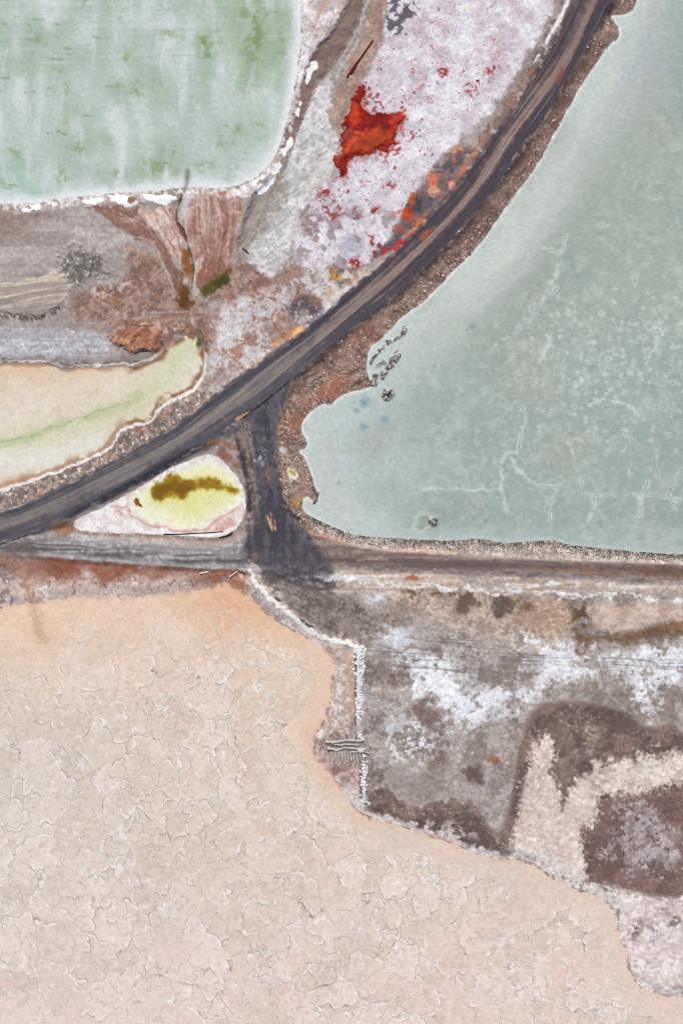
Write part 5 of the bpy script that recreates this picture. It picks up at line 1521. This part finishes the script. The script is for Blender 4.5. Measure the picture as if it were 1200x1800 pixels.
M_pale = plain_mat('pale_stone', (224, 214, 206), 0.9, 0.18)
M_tan = plain_mat('tan_stone', (190, 168, 152), 0.9, 0.2)
M_dark = plain_mat('dark_stone', (92, 84, 82), 0.9, 0.25)
M_salt = plain_mat('salt_lump', (236, 234, 234), 0.75, 0.05)
rockm = {}
for nm, mt_ in (('pale', M_pale), ('tan', M_tan), ('dark', M_dark)):
    rockm[nm] = [rock_mesh('shore_stone', 500 + k, 1 if k else 2) for k in range(5)]
    for me in rockm[nm]:
        me.materials.append(mt_)

insh = (X > 0) & (X < 1200) & (Y > 0) & (Y < 1800)
bandE = zEm * (dTeal < -1) * insh
wE = bandE * (mSi < 0.2) * (0.15 + step(sRE, 6, 34)) * (0.4 + ss(0.5 + 0.7 * n9))
wS = (zS > 0.4) * (dTeal < -0.5) * (dTeal > -16) * insh * 1.0
wM = np.clip(zR + zM, 0, 1) * (LAB == 0) * insh * ss(0.4 * n9 + 0.1)
wV = zV * (LAB == 0) * insh
RP = np.random.RandomState(21)


def draw(weights, n):
    p = weights.ravel().astype(np.float64)
    p /= p.sum()
    k = RP.choice(len(p), n, replace=False, p=p)
    return X.ravel()[k] + RP.uniform(-.8, .8, n), Y.ravel()[k] + RP.uniform(-.8, .8, n)


def put_stone(px, py, r, kind, label, group, cat='stone'):
    me = random.choice(rockm[kind])
    o = bpy.data.objects.new('shore_stone', me)
    COL.objects.link(o)
    o.location = W(px, py, r * 0.25)
    o.rotation_euler = (random.uniform(-.3, .3), random.uniform(-.3, .3), random.uniform(0, 6.28))
    o.scale = (r * random.uniform(.8, 1.2),) * 2 + (r,)
    props(o, label, cat, None, group)
    return o


gE, gS = 'pale stones on the bank between haul road and teal pond', 'stones along the south shore of the teal pond'
lE, lS = 'pale angular stone on the brown bank between haul road and teal pond', 'stone in the speckled strip along the south shore of the teal pond'
px_, py_ = draw(wE, 200)
def where_east(a, b):
    if b < 130:
        return 'by the little salt inlet at the northern end of the bank'
    if b < 330:
        return 'on the bank opposite the red heap'
    if b < 480:
        return 'on the bank just above the pale sandy stretch'
    if b < 600:
        return 'on the pale sandy stretch of the bank'
    if b < 720:
        return 'on the rusty bank by the stony spits'
    if b < 830:
        return 'on the bank above the tiny yellow puddle'
    return 'on the bank round the ochre puddle'


for a, b in zip(px_, py_):
    r_ = random.choice((.3, .32, .35, .4, .5))
    put_stone(a, b, r_, 'pale', ('larger' if r_ >= .4 else 'small') + ' pale angular stone ' + where_east(a, b), gE)
px_, py_ = draw(wS * (dTeal < -2), 90)
for a, b in zip(px_, py_):
    kind_ = 'pale' if random.random() < .5 else 'dark'
    put_stone(a, b, random.uniform(.28, .42), kind_, kind_ + ' stone on the south shore of the teal pond ' + ('near the stony bank' if a < 680 else 'below the dark rock islet' if a < 880 else 'along its middle stretch' if a < 1040 else 'at its eastern end'), gS)

v0, f0 = ico(1)
v0 = v0[:12] if len(v0) > 12 else v0


def stone_field(name, groups):
    """hundreds of small stones joined into one mesh"""
    V, Fc, mi = [], [], []
    tv, tf = ico(1)
    n0 = 0
    for (px, py, rad, mk) in groups:
        n = len(px)
        ii = np.clip(((py - Y0) / ST), 0, NY - 1).astype(int)
        jj = np.clip(((px - X0) / ST), 0, NX - 1).astype(int)
        base = np.stack([(px - 600) * PXM, (900 - py) * PXM, H[ii, jj] + rad * 0.2], -1)
        ang = RP.uniform(0, 6.28, n)
        sx, sy, sz = rad * RP.uniform(.75, 1.3, n), rad * RP.uniform(.7, 1.1, n), rad * RP.uniform(.5, .9, n)
        loc = tv[None] * (1 + 0.18 * RP.randn(n, len(tv), 1))
        x, y, z = loc[..., 0] * sx[:, None], loc[..., 1] * sy[:, None], loc[..., 2] * sz[:, None]
        c, s = np.cos(ang)[:, None], np.sin(ang)[:, None]
        V.append((np.stack([x * c - y * s, x * s + y * c, z], -1) + base[:, None]).reshape(-1, 3))
        Fc.append((tf[None] + (n0 + np.arange(n) * len(tv))[:, None, None]).reshape(-1, 3))
        mi.append(np.full(n * len(tf), mk, np.int32))
        n0 += n * len(tv)
    V, Fc, mi = np.concatenate(V), np.concatenate(Fc), np.concatenate(mi)
    me = mesh_from(name, V, Fc, None, None)
    me.polygons.foreach_set('use_smooth', np.zeros(len(Fc), bool))
    for m_ in (M_pale, M_tan, M_dark):
        me.materials.append(m_)
    me.polygons.foreach_set('material_index', mi)
    o = bpy.data.objects.new(name, me)
    COL.objects.link(o)
    props(o, kind='stuff')
    return o


gs = []
for w_, n, mk, lo, hi in [(wE, 620, 0, .12, .24), (wE, 420, 1, .12, .25), (wE, 260, 2, .12, .22), (wS, 900, 2, .12, .28), (wS, 260, 0, .10, .22), (wS, 300, 1, .10, .22), (wM, 160, 0, .10, .22), (wM, 350, 1, .12, .26), (wM, 260, 2, .12, .24), (wV, 120, 0, .10, .22), (wV, 120, 2, .12, .24)]:
    a, b = draw(w_, n)
    gs.append((a, b, RP.uniform(lo, hi, n), mk))
stone_field('shore_gravel', gs)
# stones on the spits and islets: each a part of its spit
for i, L in enumerate(LABELS):
    if L['name'] not in ('stony_spit', 'rock_islet') or i not in OBJ:
        continue
    here = ((LAB == i) & (H > 0.12)).astype(F32)
    n = int(min(45, here.sum() / 7))
    if n < 3:
        continue
    a, b = draw(here, n)
    for x0, y0 in zip(a, b):
        me = random.choice(rockm[random.choice(('dark', 'dark', 'tan', 'pale'))])
        o = bpy.data.objects.new('stone', me)
        COL.objects.link(o)
        r = random.uniform(.16, .32)
        o.location = W(x0, y0, r * 0.2)
        o.rotation_euler = (0, 0, random.uniform(0, 6.28))
        o.scale = (r * random.uniform(.9, 1.4), r, r)
        o.parent = OBJ[i]

# salt lumps on the berms: each a part of its berm
lump = [rock_mesh('salt_lump', 700 + k, 2, 0.6, 0.16) for k in range(5)]
for me in lump:
    me.materials.append(M_salt)
for (mask, ib_, n) in ((mB, iBerm, 110), (mB2, iBerm2, 45)):
    a, b = draw((mask > 0.55) * 1.0, n)
    for x0, y0 in zip(a, b):
        o = bpy.data.objects.new('salt_lump', random.choice(lump))
        COL.objects.link(o)
        r = random.uniform(.34, .6)
        o.location = W(x0, y0, 0.05)
        o.rotation_euler = (0, 0, random.uniform(0, 6.28))
        o.scale = (r * random.uniform(.9, 1.5), r, r)
        o.parent = OBJ[ib_]


# ================================================================== POLES AND PIPES


def tube(name, pts, r, mat, sides=10, taper=1.0, parent=None):
    bm = bmesh.new()
    rings = []
    n = len(pts)
    for k, p in enumerate(pts):
        p0 = pts[max(0, k - 1)]
        p1 = pts[min(n - 1, k + 1)]
        d = np.array(p1) - np.array(p0)
        d = d / (np.linalg.norm(d) + 1e-9)
        sdir = np.cross(d, [0, 0, 1.0])
        sdir /= np.linalg.norm(sdir) + 1e-9
        upv = np.cross(sdir, d)
        rr_ = r * (1 + (taper - 1) * k / (n - 1))
        rings.append([bm.verts.new(np.array(p) + rr_ * (math.cos(a) * sdir + math.sin(a) * upv)) for a in np.linspace(0, 2 * math.pi, sides, endpoint=False)])
    for k in range(n - 1):
        for s in range(sides):
            bm.faces.new((rings[k][s], rings[k][(s + 1) % sides], rings[k + 1][(s + 1) % sides], rings[k + 1][s]))
    bm.faces.new(rings[0][::-1])
    bm.faces.new(rings[-1])
    me = bpy.data.meshes.new(name)
    bm.to_mesh(me)
    bm.free()
    me.materials.append(mat)
    for p in me.polygons:
        p.use_smooth = len(p.vertices) == 4
    o = bpy.data.objects.new(name, me)
    COL.objects.link(o)
    if parent:
        o.parent = parent
    return o


M_rust = plain_mat('rusty_red_wood', (112, 42, 34), 0.9, 0.2)
M_pipe = plain_mat('black_pipe', (44, 42, 44), 0.6, 0.15)
M_wood = plain_mat('grey_driftwood', (84, 74, 70), 0.9, 0.2)
M_white = plain_mat('bleached_plank', (232, 222, 206), 0.85, 0.08)


def lay(name, pts, r, mat, label, cat, lift=0.1, taper=1.0, group=None):
    P3 = []
    for (a, b) in chaikin(pts, False, 2):
        x, y, z = W(a, b)
        P3.append((x, y, z + lift))
    zs = [p[2] for p in P3]
    for k in range(len(P3)):                     # rests on the ground it crosses
        P3[k] = (P3[k][0], P3[k][1], max(zs[max(0, k - 1):k + 2]))
    o = tube(name, P3, r, mat, taper=taper)
    props(o, label, cat, None, group)
    return o


lay('pole', [(610, 137), (621, 119), (634, 103), (645, 87), (655, 72)], 0.34, M_rust, 'longer dark red pole lying on the beige bank above the red heap', 'pole', 0.25, 0.6, 'dark red poles above the red heap')
lay('pole', [(617, 132), (625, 117), (632, 106), (641, 92)], 0.30, M_rust, 'shorter dark red pole lying against the longer one on the beige bank', 'pole', 0.25, 0.7, 'dark red poles above the red heap')
lay('pole', [(427, 437), (432, 441), (437, 446)], 0.28, M_wood, 'short dark stick lying on the grey bank at the end of the channel', 'stick', 0.2)
lay('pipe', [(288, 939), (315, 939), (345, 937), (375, 936), (392, 934)], 0.19, M_pipe, 'long black pipe lying on the white salt below the yellow pool', 'pipe', 0.15, 0.5)
lay('pipe', [(386, 945), (395, 943), (403, 940), (409, 935)], 0.26, M_pipe, 'short bent black pipe at the south-east corner of the yellow pool', 'pipe', 0.15)


def plank(name, x0, y0, x1, y1, w, t, mat, label, cat):
    a, b = np.array(W(x0, y0)), np.array(W(x1, y1))
    zc = max(a[2], b[2], ground_z((x0 + x1) / 2, (y0 + y1) / 2)) + t * 0.6
    d = b - a
    L = math.hypot(d[0], d[1])
    bm = bmesh.new()
    bmesh.ops.create_cube(bm, size=1.0)
    for v in bm.verts:
        v.co = (v.co.x * L, v.co.y * w * (1.0 + 0.15 * math.copysign(1, v.co.x)), v.co.z * t)
    bmesh.ops.bevel(bm, geom=list(bm.edges), offset=t * 0.2, segments=1, affect='EDGES')
    me = bpy.data.meshes.new(name)
    bm.to_mesh(me)
    bm.free()
    me.materials.append(mat)
    o = bpy.data.objects.new(name, me)
    COL.objects.link(o)
    o.location = ((a[0] + b[0]) / 2, (a[1] + b[1]) / 2, zc)
    o.rotation_euler = (0, 0, math.atan2(d[1], d[0]))
    props(o, label, cat)
    return o


plank('plank', 418, 596, 430, 598, 0.5, 0.22, M_white, 'pale bleached plank on the rusty ground east of the cream pond', 'plank')
plank('plank', 351, 1008, 366, 1005, 0.5, 0.22, M_white, 'pale plank lying on the rust bank below the lower road', 'plank')
plank('plank', 404, 1014, 418, 1004, 0.35, 0.25, M_white, 'thin bleached plank at the rusty corner above the tan pan', 'plank')
plank('plank', 420, 1003, 432, 1007, 0.35, 0.25, M_wood, 'dark plank touching the thin bleached one above the tan pan', 'plank')
print('labels', len(LABELS), 'verts', NX * NY)
